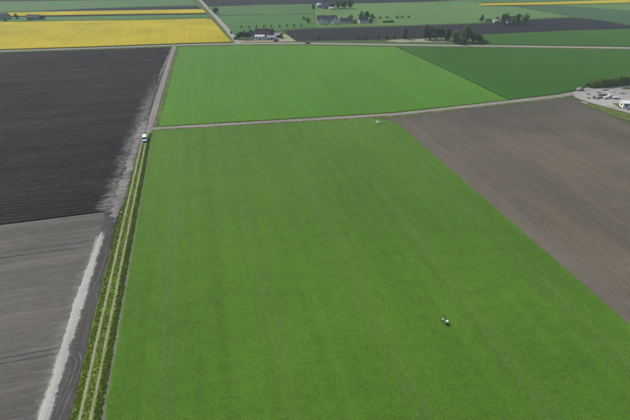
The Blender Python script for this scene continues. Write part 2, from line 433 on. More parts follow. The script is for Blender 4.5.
def sweep(name, poly, du, dv, hfun, m, label, cat, base=-.05):
    """field surface with real relief; rows of vertices between the polygon's sides"""
    pv = np.array(poly + poly[:1], float)
    v0, v1 = pv[:, 1].min(), pv[:, 1].max()
    vs = np.linspace(v0 + 1e-3, v1 - 1e-3, max(2, int((v1 - v0) / dv)))
    lo, hi = [], []
    for v in vs:
        xs = []
        for (a, b), (c, d) in zip(pv[:-1], pv[1:]):
            if (b - v) * (d - v) <= 0 and b != d: xs.append(a + (c - a) * (v - b) / (d - b))
        lo.append(min(xs)); hi.append(max(xs))
    lo = np.array(lo); hi = np.array(hi)
    lo += (fbm(vs * .3, vs * 0 + 3.3) - .5) * .5; hi += (fbm(vs * .3, vs * 0 + 8.7) - .5) * .5
    nu = int((hi - lo).max() / du) + 2
    t = np.linspace(0, 1, nu)
    U = lo[:, None] + (hi - lo)[:, None] * t[None]; Vv = np.repeat(vs[:, None], nu, 1)
    Z = hfun(U, Vv)
    n = len(vs)
    V = np.stack([U, Vv, Z], -1).reshape(-1, 3)
    idx = np.arange(n * nu).reshape(n, nu)
    Q = np.stack([idx[:-1, :-1], idx[:-1, 1:], idx[1:, 1:], idx[1:, :-1]], -1).reshape(-1, 4)
    bd = np.concatenate([idx[0, :], idx[1:, -1], idx[-1, -2::-1], idx[-2:0:-1, 0]])
    B = V[bd].copy(); B[:, 2] = base
    k0 = len(V); kb = len(bd); r = np.arange(kb); r2 = (r + 1) % kb
    Q2 = np.stack([bd[r], k0 + r, k0 + r2, bd[r2]], -1)
    me = mesh_np(name, np.concatenate([V, B]), np.concatenate([Q, Q2]))
    o = link_mesh(name, me, m)
    for p in me.polygons: pass
    me.polygons.foreach_set('use_smooth', np.ones(len(me.polygons), dtype=bool))
    return tag(o, label, cat, kind='structure')

def ribbon(name, pts, width, z, m, label, cat, amp=.15, step=2.5, crown=.0, kind='structure', parent=None):
    """a track laid along a polyline, with a worn uneven edge"""
    P_ = [np.array(p, float) for p in pts]
    C = []
    for a, b in zip(P_[:-1], P_[1:]):
        k = max(1, int(np.hypot(*(b - a)) / step))
        C += [a + (b - a) * j / k for j in range(k)]
    C.append(P_[-1]); C = np.array(C)
    if len(C) > 4:                                   # ease the corners
        for _ in range(3): C[1:-1] = (C[:-2] + 2 * C[1:-1] + C[2:]) / 4
    T = np.gradient(C, axis=0); T /= np.hypot(T[:, 0], T[:, 1])[:, None]
    N_ = np.stack([-T[:, 1], T[:, 0]], -1)
    s = np.arange(len(C)) * .35
    if isinstance(width, (int, float)): width = [width]
    wd = np.interp(np.linspace(0, 1, len(C)), np.linspace(0, 1, len(width)), width) / 2
    wl = wd + (fbm(s, s * 0 + 1.5 + z * 50) - .5) * 2 * amp; wr = wd + (fbm(s, s * 0 + 5.5 + z * 50) - .5) * 2 * amp
    rows = []
    for k, off in enumerate((-1, -.5, 0, .5, 1)):
        ww = wr if off < 0 else wl
        p = C + N_ * (off * ww)[:, None]
        rows.append(np.concatenate([p, np.full((len(C), 1), z + crown * (1 - off * off))], 1))
    V = np.stack(rows, 1).reshape(-1, 3); idx = np.arange(len(C) * 5).reshape(-1, 5)
    Q = np.stack([idx[:-1, :-1], idx[:-1, 1:], idx[1:, 1:], idx[1:, :-1]], -1).reshape(-1, 4)[:, ::-1]
    o = link_mesh(name, mesh_np(name, V, Q), m, parent)
    if label: tag(o, label, cat)
    if kind: o['kind'] = kind
    return o

# --- near fields
lane_pts = [(-29, 207.5), (13.8, 203.4), (92.4, 196.6), (156, 199.2), (196, 201.2), (208, 203.5)]
def lane_v(u): return np.interp(u, [p[0] for p in lane_pts], [p[1] for p in lane_pts])
cropA = [(-27.2, 5), (90.0, 5), (89.9, 60), (88.6, 187), (83.5, 191.2), (78, 194.2), (13.8, 200.2), (-25.5, 203.8), (-27.2, 201)]
sweep('wheat_field', cropA, .6, .6,
      lambda u, v: .22 + .07 * (fbm(u * .8, v * .8) - .5) + .08 * (fbm(u * .05, v * .05) - .5), M['crop'],
      'large young green wheat field with faint wheel tracks', 'field')
brown = [(90.2, 5), (260, 5), (260, 120), P(640, 129), P(630, 124.6), P(606, 114.2), P(584, 105.2), P(576, 98.4), (188, 196.8), (156, 195.6), (120, 194.2), (90.5, 192.6), (84.6, 191.4), (88.8, 187.4), (90.0, 60)]
sweep('tilled_field', brown, 1.1, 1.0,
      lambda u, v: .03 + .09 * fbm(u * .9, v * .25) + .06 * fbm(u * .1, v * .02), M['brown'],
      'bare brown tilled field right of the wheat', 'field')
def furrow(u, v):
    ph = v + 1.6 * (fbm(u * .012, v * .01) - .5) * 2 + .5 * (fbm(u * .08, v * .05) - .5)
    w_ = np.sin(ph * 2 * math.pi / 2.1)
    return .05 + .27 * (w_ * .5 + .5) * (.5 + .9 * fbm(u * .05, v * .2)) + .14 * fbm(u * .7, v * .9)
pl = [(-34.5, 134.4), (-36.2, 160), P(146.5, 118), P(163.6, 62), (-23.4, 383), (-23.6, 388.6), P(0, 53), (-260, 415), (-320, 300), (-320, 134.4)]
sweep('ploughed_field', pl, 1.6, .42, furrow, M['plough'], 'dark ploughed field with furrows left of the gravel lane', 'field')
sweep('harrowed_field', [(-38.4, 5), (-38.2, 60), (-37.6, 119), (-37.3, 134.2), (-220, 134.2), (-220, 5)], 1.0, .7,
      lambda u, v: .03 + .05 * fbm(u * .3, v * 1.1) + .05 * fbm(u * .9, v * .9), M['tilled'], 'grey harrowed soil below the dark ploughed field', 'field')
sweep('headland_soil', [(-38.6, 5), (-33.4, 5), (-33.3, 90), (-33.6, 133), (-34.0, 150), (-38.0, 150), (-37.9, 119), (-38.4, 60)], .5, .5,
      lambda u, v: .06 + .06 * fbm(u * 1.1, v * .9), M['headland'], 'dark bare headland between pale strip and grassy track', 'soil')

# pale dried strip, ragged edges
def ragged(name, vs, l, r, z, m, label, du=.5, al=1.2, ar=.8, lump=.12, sl=.55, seed=0):
    vs = np.array(vs, float); v = np.linspace(vs[0], vs[-1], int((vs[-1] - vs[0]) / .45))
    lo = np.interp(v, vs, l) + (fbm(v * sl, v * 0 + 2 + seed, 4) - .5) * 2 * al
    hi = np.interp(v, vs, r) + (fbm(v * sl, v * 0 + 6 + seed, 4) - .5) * 2 * ar
    hi = np.maximum(hi, lo + .05)
    nu = max(6, int((hi - lo).max() / du)); t = np.linspace(0, 1, nu)
    U = lo[:, None] + (hi - lo)[:, None] * t; V_ = np.repeat(v[:, None], nu, 1)
    edge = np.minimum(1, 6 * t * (1 - t))[None]
    sv = (v - v[0]) / (v[-1] - v[0]); edge = edge * np.minimum(1, np.minimum(sv, 1 - sv) * 14)[:, None]
    Z = z - .14 + edge * (.14 + lump * 2 * fbm(U * .9, V_ * .9) )
    V = np.stack([U, V_, Z], -1).reshape(-1, 3); idx = np.arange(len(v) * nu).reshape(-1, nu)
    Q = np.stack([idx[:-1, :-1], idx[:-1, 1:], idx[1:, 1:], idx[1:, :-1]], -1).reshape(-1, 4)
    me = mesh_np(name, V, Q); me.polygons.foreach_set('use_smooth', np.ones(len(Q), dtype=bool))
    return structure(link_mesh(name, me, m), label, 'soil')
def wedge(pxs):   # px left/right pairs per row -> v, l, r
    vs, l, r = [], [], []
    for y, xl, xr in pxs:
        a = P(xl, y); b = P(xr, y); vs.append((a[1] + b[1]) / 2); l.append(a[0]); r.append(b[0])
    o = np.argsort(vs); return [vs[i] for i in o], [l[i] for i in o], [r[i] for i in o]
vv, ll, rr = wedge([(500, 8, 21), (420, 36, 48.5), (400, 43, 54), (380, 51, 62.6), (360, 56.3, 67.2), (345, 60, 70.4), (330, 65.2, 76.4), (300, 73, 84), (290, 77.5, 88), (270, 85.3, 94.4), (250, 93.5, 99.8), (237, 98.6, 102.2), (229, 101.6, 103.6)])
ll = [a + .22 for a in ll]; rr = [a - .2 for a in rr]
ragged('pale_strip', vv, ll, rr, .175, M['chalk'], 'long pale sandy strip beside the grassy track', al=.34, ar=.3, lump=.025, sl=2.4)
vv, ll, rr = wedge([(222, 113, 115), (214, 110.5, 119), (205, 112, 123.5), (195, 115, 126.5), (183, 119, 129.5), (170, 124, 133), (158, 128, 136), (148, 132, 139), (138, 133.5, 144), (128, 138, 147), (120, 142, 149.5)])
ragged('rough_pale_soil', vv, ll, rr, .3, M['pale_soil'], 'rough pale clods spilled between ploughed field and track', al=2.2, ar=.5, lump=.16, sl=.9, seed=3)
vv, ll, rr = wedge([(122, 141, 148), (100, 150, 153), (80, 158, 160), (60, 165.5, 168), (49, 170, 172)])
ragged('lane_shoulder', vv, ll, rr, .3, M['shoulder'], 'grey worn shoulder left of the gravel lane', al=1.5, ar=.4, lump=.1, sl=.3, seed=9)

# --- track with two ruts
ribbon('grass_track', [(-30.7, 5), (-30.65, 58), (-30.6, 100), (-30.4, 140), (-30.2, 175), (-29.3, 206)], [6.0, 6.0, 5.8, 5.4, 5.0, 4.2], .12, M['verge_lush'], 'grassy farm track beside the wheat', 'track', amp=.35)
ribbon('wheel_rut', [(-31.85, 5), (-31.8, 57), (-31.5, 125), (-31.3, 146), (-30.9, 194), (-30.4, 206)], [.6, .6, .55, .6], .16, M['rut'], 'left pale wheel rut of the grassy track', 'rut', amp=.22, step=.8)
ribbon('wheel_rut', [(-29.7, 5), (-29.7, 57), (-29.5, 125), (-29.4, 146), (-29.2, 194), (-28.7, 206)], [.52, .52, .5, .6], .165, M['rut'], 'right pale wheel rut of the grassy track', 'rut', amp=.24, step=.8)
ribbon('dirt_margin', [(-27.45, 5), (-27.45, 130), (-27.4, 200)], .7, .14, M['dirt'], 'thin bare dirt edge between track verge and wheat', 'soil', amp=.15, step=1)

# --- lanes and road
ribbon('gravel_lane', lane_pts, [2.9, 2.7, 2.8, 3.3, 4.6], .10, M['lane'], 'gravel lane crossing between the two wheat fields', 'lane', amp=.3, crown=.05)
ribbon('lane_verge', [(p[0] + 0, p[1] - 2.6) for p in lane_pts[:-1]], 2.6, .05, M['verge'], 'grass edge on the near side of the crossing lane', 'verge', amp=.6)
ribbon('lane_verge', [(p[0], p[1] + 2.4) for p in lane_pts[:-1]], 2.0, .045, M['verge'], 'grass edge on the far side of the crossing lane', 'verge', amp=.5)
glane = [(-29.6, 203), (-29.2, 209), (-27.7, 234), (-23.2, 344), (-20.8, 392)]
ribbon('gravel_lane', glane, [3.6, 3.1, 3.1, 3.8], .14, M['gravel'], 'gravel lane running up to the main road', 'lane', amp=.35, crown=.06)
ribbon('lane_verge', [(p[0] + 3.0, p[1]) for p in glane[1:]], 2.2, .07, M['verge'], 'grass edge right of the gravel lane', 'verge', amp=.5)
road_px = [(-120, 55.2), (0, 51), (90, 48.1), (180, 44.9), (240, 43.6), (300, 43.4), (400, 44.9), (490, 46), (630, 48.1), (760, 50)]
road_pts = [P(*p) for p in road_px]
ribbon('road_verge', road_pts, 10.5, .02, M['verge'], 'grass verge along the main road', 'verge', amp=1.0, step=8)
ribbon('main_road', road_pts, 4.8, .12, M['road'], 'pale narrow main road across the farmland', 'road', amp=.1, crown=.08, step=8)
side_px = [(190, -9), (200, 0), (209, 9.5), (218, 19), (228, 30.5), (238.5, 43.2)]
ribbon('road_verge', [P(*p) for p in side_px], 9, .03, M['verge'], 'grass verge of the side road past the rapeseed', 'verge', amp=.9, step=8)
ribbon('side_road', [P(*p) for p in side_px], 4.6, .13, M['road'], 'pale side road running away past the yellow rapeseed', 'road', amp=.15, crown=.06, step=8)

# --- middle and far fields
def px(pts, z=0.): return [P(x, y, z) for x, y in pts]
fb_l = [(p[0] + 4.4, p[1]) for p in glane[1:]]
B = [(-23.8, 209.4), (13.8, 206.2), (92.4, 199.6), (156, 202.0), (163.0, 202.4), (161.3, 263.4), P(395, 47.2), P(300, 45.6), P(240, 45.8), P(180, 47.2), (fb_l[-1][0], 387), fb_l[2], fb_l[1], (-24.6, 216), (-24.4, 212)]
slab('wheat_field', B, .24, M['crop_b'], 'bright green wheat field beyond the crossing lane', 'field', (4, .3))
Cc = [(164.2, 202.8), (196, 204.4), P(574, 90.6), P(585, 87.4), P(592, 84.6), P(632, 79), P(700, 70), P(760, 53), P(630, 50.3), P(490, 48.2), P(398, 47.1), (162.5, 263.4)]
slab('wheat_field', Cc, .30, M['crop_c'], 'dark green wheat field right of the bright one', 'field', (6, .3))
slab('rapeseed_field', px([(-110, 27), (0, 21.8), (80, 20.6), (140, 20), (206, 18.3), (212, 19.6), (231.5, 41.6), (180, 42.9), (90, 46.2), (0, 49), (-110, 53)], 1.1), 1.1, M['rape'], 'large yellow flowering rapeseed field beside the main road', 'field', (8, .6))
slab('green_field', px([(-110, 22), (0, 17.2), (60, 16.9), (205, 14.4), (209, 17.6), (140, 19.7), (0, 21.5), (-110, 26.5)]), .2, M['far_mid'], 'narrow green strip between the two yellow fields', 'field')
slab('bare_strip', px([(45, 15.9), (205, 13.3), (206, 14.3), (45, 17)]), .06, M['far_plough'], 'thin dark bare strip below the yellow strip', 'field')
slab('rapeseed_field', px([(8, 12.5), (60, 11.3), (150, 9.9), (203, 9), (206, 12.7), (150, 13.5), (60, 14.9), (10, 15.8)], 1.), 1., M['rape'], 'narrow yellow rapeseed strip at far left', 'field', (8, .6))
slab('ploughed_field', px([(40, 10.9), (100, 8.3), (197, 5.6), (201, 8.8), (150, 9.7), (60, 11.2)]), .05, M['far_plough'], 'mauve bare strip behind the far left yellow strip', 'field')
slab('green_field', px([(-110, 17), (0, 12), (40, 10.7), (100, 8.1), (196, 5.2), (191, -.6), (-110, 4)]), .2, M['far_green'], 'pale green field at the top left', 'field')
slab('ploughed_field', px([(-140, 4.2), (0, 1.2), (190, -1.4), (180, -9), (-160, -5)]), .05, M['far_plough'], 'bare brown field on the top left edge', 'field')
slab('ploughed_field', px([(205, 6.6), (260, 4.6), (310, 3.8), (370, 3), (430, 1.6), (470, -1), (530, -9), (200, -10), (194, -7)]), .05, M['far_plough'], 'dark ploughed field behind the farms', 'field')
slab('green_field', px([(207, 7.2), (260, 5.2), (313.2, 4.2), (313.6, 13.9), (217, 15.2)]), .2, M['far_green'], 'green field behind the sapling row', 'field')
slab('green_field', px([(219, 16.1), (313.4, 14.6), (315.4, 27.4), (285, 29.4), (244, 36), (236, 36.5)]), .2, M['far_mid'], 'green field with the sapling row', 'field')
slab('green_field', px([(314, 4.2), (430, 2.2), (472, 1), (480, 5.4), (515, 7.2), (535, 10), (572, 16.8), (530, 18.8), (480, 22.8), (400, 25.6), (316, 27.6)]), .2, M['far_pale'], 'pale green field around the central farm', 'field')
slab('ploughed_field', px([(283, 30.6), (310, 28.9), (400, 26.3), (480, 23.7), (530, 19.6), (575, 17.7), (605, 21), (627, 25.2), (660, 26), (660, 27.6), (567, 30.4), (510, 33), (480, 34.4), (444, 36.7), (430, 38), (391, 38.9), (340, 40.4), (298, 41), (292, 38)]), .05, M['far_plough'], 'long dark ploughed field in front of the central farm', 'field')
slab('green_field', px([(447, 37.6), (480, 35), (510, 33.6), (567, 31), (660, 28.2), (740, 46), (630, 46.4), (490, 44.4), (470, 43.6)]), .22, M['crop_c'], 'green field between main road and ploughed field', 'field')
slab('dry_grass', px([(386, 41.2), (392, 39.9), (402, 39.2), (412, 39.5), (421, 38.8), (433, 38.2), (443, 38.5), (449, 39.6), (453, 41.6), (440, 42.3), (415, 41.9), (400, 42.4)]), .06, M['sand'], 'pale dry grass patch under the roadside trees', 'verge', (2, 1.6))
slab('green_field', px([(512, 5.8), (562, 6.2), (660, 14), (660, 25.4), (628, 24.4), (576, 17), (538, 10)]), .2, M['far_deep'], 'deep green wedge shaped field at the top right', 'field')
slab('green_field', px([(520, 5.3), (660, 2.4), (660, 13), (566, 6)]), .2, M['far_pale'], 'pale green field on the upper right edge', 'field')
slab('rapeseed_field', px([(478, 3.5), (540, 2.1), (670, -1.8), (670, 1.6), (540, 4.5), (484, 5.1)], 1.), 1., M['rape'], 'thin yellow rapeseed strip at the top right', 'field', (8, .6))
slab('green_field', px([(474, .6), (534, -8), (690, -10), (675, -2.4), (540, 1.7), (478, 3.0)]), .2, M['far_green'], 'green field behind the top right yellow strip', 'field')
slab('farm_yard', px([(237, 39.8), (250, 38.6), (286, 34), (296, 41.4), (240, 42.4)]), .05, M['sand'], 'sandy yard of the roadside farm', 'yard', (3, .6))
slab('gravel_yard', px([(571, 92.6), (590, 86.4), (632, 80.5), (690, 76), (720, 118), (634, 114.5), (604, 106.5), (585, 101), (576, 97.6)]), .11, M['yard'], 'pale gravel yard beside the hedge', 'yard', (3, .6))
slab('yard_verge', px([(581, 102.2), (604, 107.6), (634, 115.6), (720, 137), (720, 143), (634, 122.6), (606, 112.8), (584, 104.6)]), .1, M['verge'], 'grass bank between gravel yard and brown field', 'verge', (2, .5))
slab('grass_patch', px([(612, 103.2), (621, 103.6), (627, 108.6), (620, 108.4)]), .14, M['verge'], 'small grass patch in front of the white cabin', 'verge', (1.5, .4))

# --- tyre marks pressed into soil
def marks(pts, width, m, label, z=.135):
    ribbon('tyre_mark', pts, width, z, m, label, 'tyre mark', amp=.13, step=.5)
def arc(px_, w_, lab, m='tyre_mark'): marks([P(*q) for q in px_], w_, M[m], lab)
arc([(69, 350.5), (74, 350.5), (79.5, 353.5), (82, 360), (80.5, 369), (76.8, 379), (71, 394), (65, 408), (58, 425)], .26, 'outermost pale turning arc on the headland near the camera')
arc([(69, 354.5), (73, 355), (76, 358.5), (76.8, 364), (75, 371), (70.5, 383), (64, 398), (57, 414)], .24, 'middle pale turning arc on the headland near the camera')
arc([(68, 359), (70.6, 360.5), (71.6, 365), (70, 372), (66, 383), (60.5, 396), (54, 412)], .22, 'innermost pale turning arc on the headland near the camera')
arc([(67, 345.6), (76, 344.2), (86, 342.6)], .22, 'short pale tyre mark crossing the headland')
arc([(106, 244), (106.5, 254), (103.5, 265), (98, 279), (92, 293)], .24, 'curved pale tyre mark at the far end of the headland')
arc([(109.5, 246), (109, 258), (105, 272), (99, 290)], .2, 'second curved pale tyre mark at the far end of the headland')
for k, off in enumerate((0, 1.5)):
    marks([(-120, 74.6 + off), (-75, 75.0 + off), (-55, 75.2 + off), (-40.0, 75.2 + off)], .2, M['tyre_dark'], ['nearer', 'farther'][k] + ' dark wheel line across the grey harrowed soil', .145)
marks([(-130, 116.4), (-80, 116.0), (-43, 115.4)], .35, M['tyre_dark'], 'dark wheel line below the ploughed edge', .145)

# ------------------------------------------------------------------ verge plants (uncountable)
def tufts(name, n, ufun, vr, hr, wr, m, label, blades=14, dens=None, kind='stuff'):
    v = rng.uniform(vr[0], vr[1], n)
    if dens is not None: v = v[rng.random(len(v)) < dens(v)]
    n = len(v); u = ufun(v, rng.random(n))
    h = rng.uniform(*hr, n); ww = rng.uniform(*wr, n)
    clump = .4 + 1.1 * fbm(u * .9, v * .45)
    h = h * clump
    N_ = n * blades
    uu = np.repeat(u, blades); v2 = np.repeat(v, blades); h2 = np.repeat(h, blades); w2 = np.repeat(ww, blades)
    r = np.sqrt(rng.random(N_)); a = rng.uniform(0, 6.283, N_)
    pos = np.stack([uu + r * np.cos(a) * w2 * .8, v2 + r * np.sin(a) * w2 * .8, .12 + h2 * np.sqrt(1 - r * r * .85) * rng.uniform(.35, 1, N_)], -1)
    nrm = np.stack([np.cos(a) * r * .7, np.sin(a) * r * .7, np.ones(N_) * .8], -1) + rng.normal(size=(N_, 3)) * .35
    nrm /= np.linalg.norm(nrm, axis=1)[:, None]
    t1 = np.cross(nrm, rng.normal(size=(N_, 3))); t1 /= np.linalg.norm(t1, axis=1)[:, None]; t2 = np.cross(nrm, t1)
    ls = (w2 * rng.uniform(.18, .4, N_))[:, None]
    p0, p1, p2, p3 = pos - t1 * ls, pos - t2 * ls * .5, pos + t1 * ls, pos + t2 * ls * .5
    V = np.stack([p0, p1, p2, p3], 1).reshape(-1, 3)
    Q = np.arange(len(V)).reshape(-1, 4)
    return tag(link_mesh(name, mesh_np(name, V, Q), m), label, 'weeds', kind=kind)
ruts = lambda v: (np.interp(v, [5, 57, 125, 146, 194, 206], [-31.85, -31.8, -31.5, -31.3, -30.9, -30.4]), np.interp(v, [5, 57, 125, 146, 194, 206], [-29.7, -29.7, -29.5, -29.4, -29.2, -28.7]))
tufts('verge_weeds', 6500, lambda v, r: ruts(v)[1] + .45 + r ** .9 * 1.45, (20, 201), (.08, .3), (.16, .36), M['weed'], 'leafy green weeds between right rut and wheat')
tufts('verge_weeds', 3000, lambda v, r: ruts(v)[0] - .45 - r * 1.25, (20, 172), (.05, .17), (.15, .35), M['weed'], 'green weeds between headland and left rut', dens=lambda v: np.interp(v, [0, 140, 172], [1, 1, .2]))
tufts('track_grass', 2500, lambda v, r: ruts(v)[0] + .45 + r * (ruts(v)[1] - ruts(v)[0] - .9), (20, 190), (.04, .14), (.12, .28), M['weed'], 'short grass between the two ruts of the track')
tufts('straw_grass', 800, lambda v, r: np.where(r < .5, ruts(v)[0] - .5 - r * 2, ruts(v)[0] + .4 + (r - .5) * 2.2), (20, 190), (.1, .35), (.1, .25), M['straw'], 'straw coloured dry grass along the track')

# clods on the rough soil (uncountable)
def clods(name, n, ufun, vr, sr, z, m, label):
    v = rng.uniform(*vr, n); u = ufun(v, rng.random(n)); s = rng.uniform(0, 1, n) ** 2.5 * (sr[1] - sr[0]) + sr[0]
    base = np.array([(-1, -1, 0), (1, -1, 0), (1, 1, 0), (-1, 1, 0), (-.6, -.6, 1), (.6, -.6, 1), (.6, .6, 1), (-.6, .6, 1)], float)
    V = base[None] * s[:, None, None] * rng.uniform(.6, 1.25, (n, 8, 3))
    a = rng.uniform(0, 6.28, n); c, s_ = np.cos(a)[:, None], np.sin(a)[:, None]
    X = V[..., 0] * c - V[..., 1] * s_ + u[:, None]; Y = V[..., 0] * s_ + V[..., 1] * c + v[:, None]
    V = np.stack([X, Y, V[..., 2] * .8 + z], -1).reshape(-1, 3)
    q = np.array([(4, 5, 6, 7), (0, 1, 5, 4), (1, 2, 6, 5), (2, 3, 7, 6), (3, 0, 4, 7)])
    Q = (q[None] + (np.arange(n) * 8)[:, None, None]).reshape(-1, 4)
    return tag(link_mesh(name, mesh_np(name, V, Q), m), label, 'clods', kind='stuff')
vv, ll, rr = wedge([(214, 103, 119), (195, 110, 126.5), (170, 117, 133), (148, 127, 139), (128, 137, 147), (120, 142, 149.5)])
clods('soil_clods', 2600, lambda v, r: np.interp(v, vv, ll) + r ** .8 * (np.interp(v, vv, rr) - np.interp(v, vv, ll)), (vv[0], vv[-1]), (.08, .3), .2, M['pale_soil'], 'pale soil clods heaped along the ploughed edge')
clods('soil_clods', 9000, lambda v, r: -37 - r ** 1.3 * 110, (135, 300), (.08, .30), .12, M['plough'], 'dark clods over the ploughed furrows')

# ------------------------------------------------------------------ trees
def tree(name, label, x, yb, yt, wpx, kind='round', leaf='leaf', group=None, loc=None, h=None, wd=None, dens=1.0, cat='tree'):
    u, v = loc or P(x, yb)
    h = h or hgt(x, yb, yt); wd = wd or wpx / ppm(yb)
    t = empty(name, (u, v, 0), random.uniform(0, 6.28))
    tag(t, label, cat, group)
    R = wd / 2
    base = {'round': .22, 'column': .12, 'bush': .03, 'cone': .06}[kind]
    # trunk and limbs
    bm = bmesh.new()
    tr = max(.05, h * .02)
    if kind == 'bush':
        for k in range(4):
            a = k * 1.57 + random.random(); tube(bm, [(0.05 * math.cos(a), .05 * math.sin(a), -.05), (R * .3 * math.cos(a), R * .3 * math.sin(a), h * .4), (R * .5 * math.cos(a), R * .5 * math.sin(a), h * .75)], [tr * 1.2, tr * .7, tr * .2], 5)
    else:
        tube(bm, [(0, 0, -.1), (random.uniform(-.02, .02) * h, 0, h * .3), (random.uniform(-.03, .03) * h, random.uniform(-.03, .03) * h, h * .65), (0, 0, h * .92)], [tr * 1.3, tr, tr * .6, tr * .12], 7)
        for k in range(7):
            a = k * 2.4 + random.random(); z = h * (base + .08 + .5 * k / 7); rr_ = R * random.uniform(.5, .8) * (1 if kind == 'round' else .7)
            tube(bm, [(0, 0, z), (rr_ * .5 * math.cos(a), rr_ * .5 * math.sin(a), z + h * .07), (rr_ * math.cos(a), rr_ * math.sin(a), z + h * .17)], [tr * .5, tr * .3, tr * .08], 5)
    obj('trunk', bm, M['bark'], t)
    # crown: leaf sprays gathered in clumps
    nc = int({'round': 34, 'column': 30, 'bush': 22, 'cone': 34}[kind] * dens) + 6
    z = rng.uniform(base, 1, nc); a = rng.uniform(0, 6.283, nc)
    if kind == 'cone': prof = 1.03 - (z - base) / (1 - base)
    elif kind == 'column': prof = np.sqrt(np.clip(1 - ((z - .5) / .56) ** 2, .05, 1))
    else:
        cz = (base + 1) / 2 + .02; prof = np.sqrt(np.clip(1 - ((z - cz) / (1.04 - cz)) ** 2, .06, 1))
    rad = R * prof * np.sqrt(rng.uniform(.08, 1, nc)) * .82
    cx, cy, cz_ = rad * np.cos(a), rad * np.sin(a), z * h * .95
    cs = rng.uniform(.2, .36, nc) * (R if kind != 'column' else R * 1.3) + .05 * h * .5
    nl = int(3600 * max(dens, .35) / nc)
    pc = np.repeat(np.stack([cx, cy, cz_], -1), nl, 0); sg = np.repeat(cs, nl)
    d = rng.normal(size=(len(pc), 3)); d /= np.linalg.norm(d, axis=1)[:, None]
    pos = pc + d * (sg * rng.uniform(.3, 1.05, len(pc)) ** .6)[:, None]
    pos[:, 2] = np.maximum(pos[:, 2], .05)
    nrm = d + rng.normal(size=d.shape) * .55 + np.array([0, 0, .35]); nrm /= np.linalg.norm(nrm, axis=1)[:, None]
    ref = rng.normal(size=d.shape); t1 = np.cross(nrm, ref); t1 /= np.linalg.norm(t1, axis=1)[:, None]; t2 = np.cross(nrm, t1)
    ls = (rng.uniform(.05, .10, len(pc)) * (h * .5 + wd * .5) ** .75 * .8)[:, None]
    V = np.stack([pos - t1 * ls, pos - t2 * ls * .6, pos + t1 * ls, pos + t2 * ls * .6], 1).reshape(-1, 3)
    link_mesh('crown', mesh_np('crown', V, np.arange(len(V)).reshape(-1, 4)), M[leaf], t)
    return t

G1 = 'trees along the main road'
for a in [
    ('roadside_tree', 'thin pale tree nearest the farm side of the dry grass', 404, 38.8, 27.5, 6, 'column', 'leaf_pale'),
    ('roadside_tree', 'leftmost tall pale tree of the dense roadside row', 425, 39.6, 24.6, 6, 'column', 'leaf_pale'),
    ('roadside_tree', 'second grey green tree of the dense roadside row', 430, 39.2, 25.6, 7, 'column', 'leaf'),
    ('roadside_tree', 'third grey green tree of the dense roadside row', 436, 39.2, 26.4, 7, 'column', 'leaf'),
    ('roadside_tree', 'fourth tree ending the dense roadside row', 441, 39, 27.6, 6, 'round', 'leaf_dark'),
    ('roadside_tree', 'slim dark tree between dense row and the light green bush', 447, 40.6, 28, 6, 'column', 'leaf_dark'),
    ('roadside_tree', 'yellowish green tree at the front of the roadside clump', 455, 43, 31, 9, 'round', 'leaf_olive'),
    ('roadside_tree', 'tall dark tree at the top of the roadside clump', 465, 42, 24.6, 11, 'round', 'leaf_dark'),
    ('roadside_tree', 'olive tree right of the tall dark roadside tree', 473.5, 42.6, 32, 9, 'round', 'leaf_olive'),
    ('roadside_tree', 'rightmost grey green tree of the roadside clump', 479, 42.4, 34, 8, 'round', 'leaf'),
]: tree(a[0], a[1], *a[2:6], a[6], a[7], G1)
G2 = 'small trees on the ploughed strip edge'
for a in [
    ('small_tree', 'low dark tree alone on the ploughed strip below the left house', 318.5, 39.5, 36, 4, 'bush', 'leaf_dark'),
    ('small_tree', 'small dark tree left of a pair before the ploughed field', 358, 39.4, 34.2, 4.5, 'round', 'leaf_dark'),
    ('small_tree', 'small dark tree right of a pair before the ploughed field', 365, 39.4, 35.4, 4, 'round', 'leaf_dark'),
    ('small_tree', 'small dark round tree left of the dry grass', 377.5, 39.4, 33.8, 5, 'round', 'leaf_dark'),
    ('small_tree', 'small olive shrub at the left tip of the dry grass', 386.5, 39.6, 35.4, 3.6, 'bush', 'leaf_olive'),
    ('small_tree', 'small dark tree between olive shrub and thin pale tree', 393.5, 38.6, 33, 3.8, 'round', 'leaf_dark'),
]: tree(a[0], a[1], *a[2:6], a[6], a[7], G2, dens=.6)
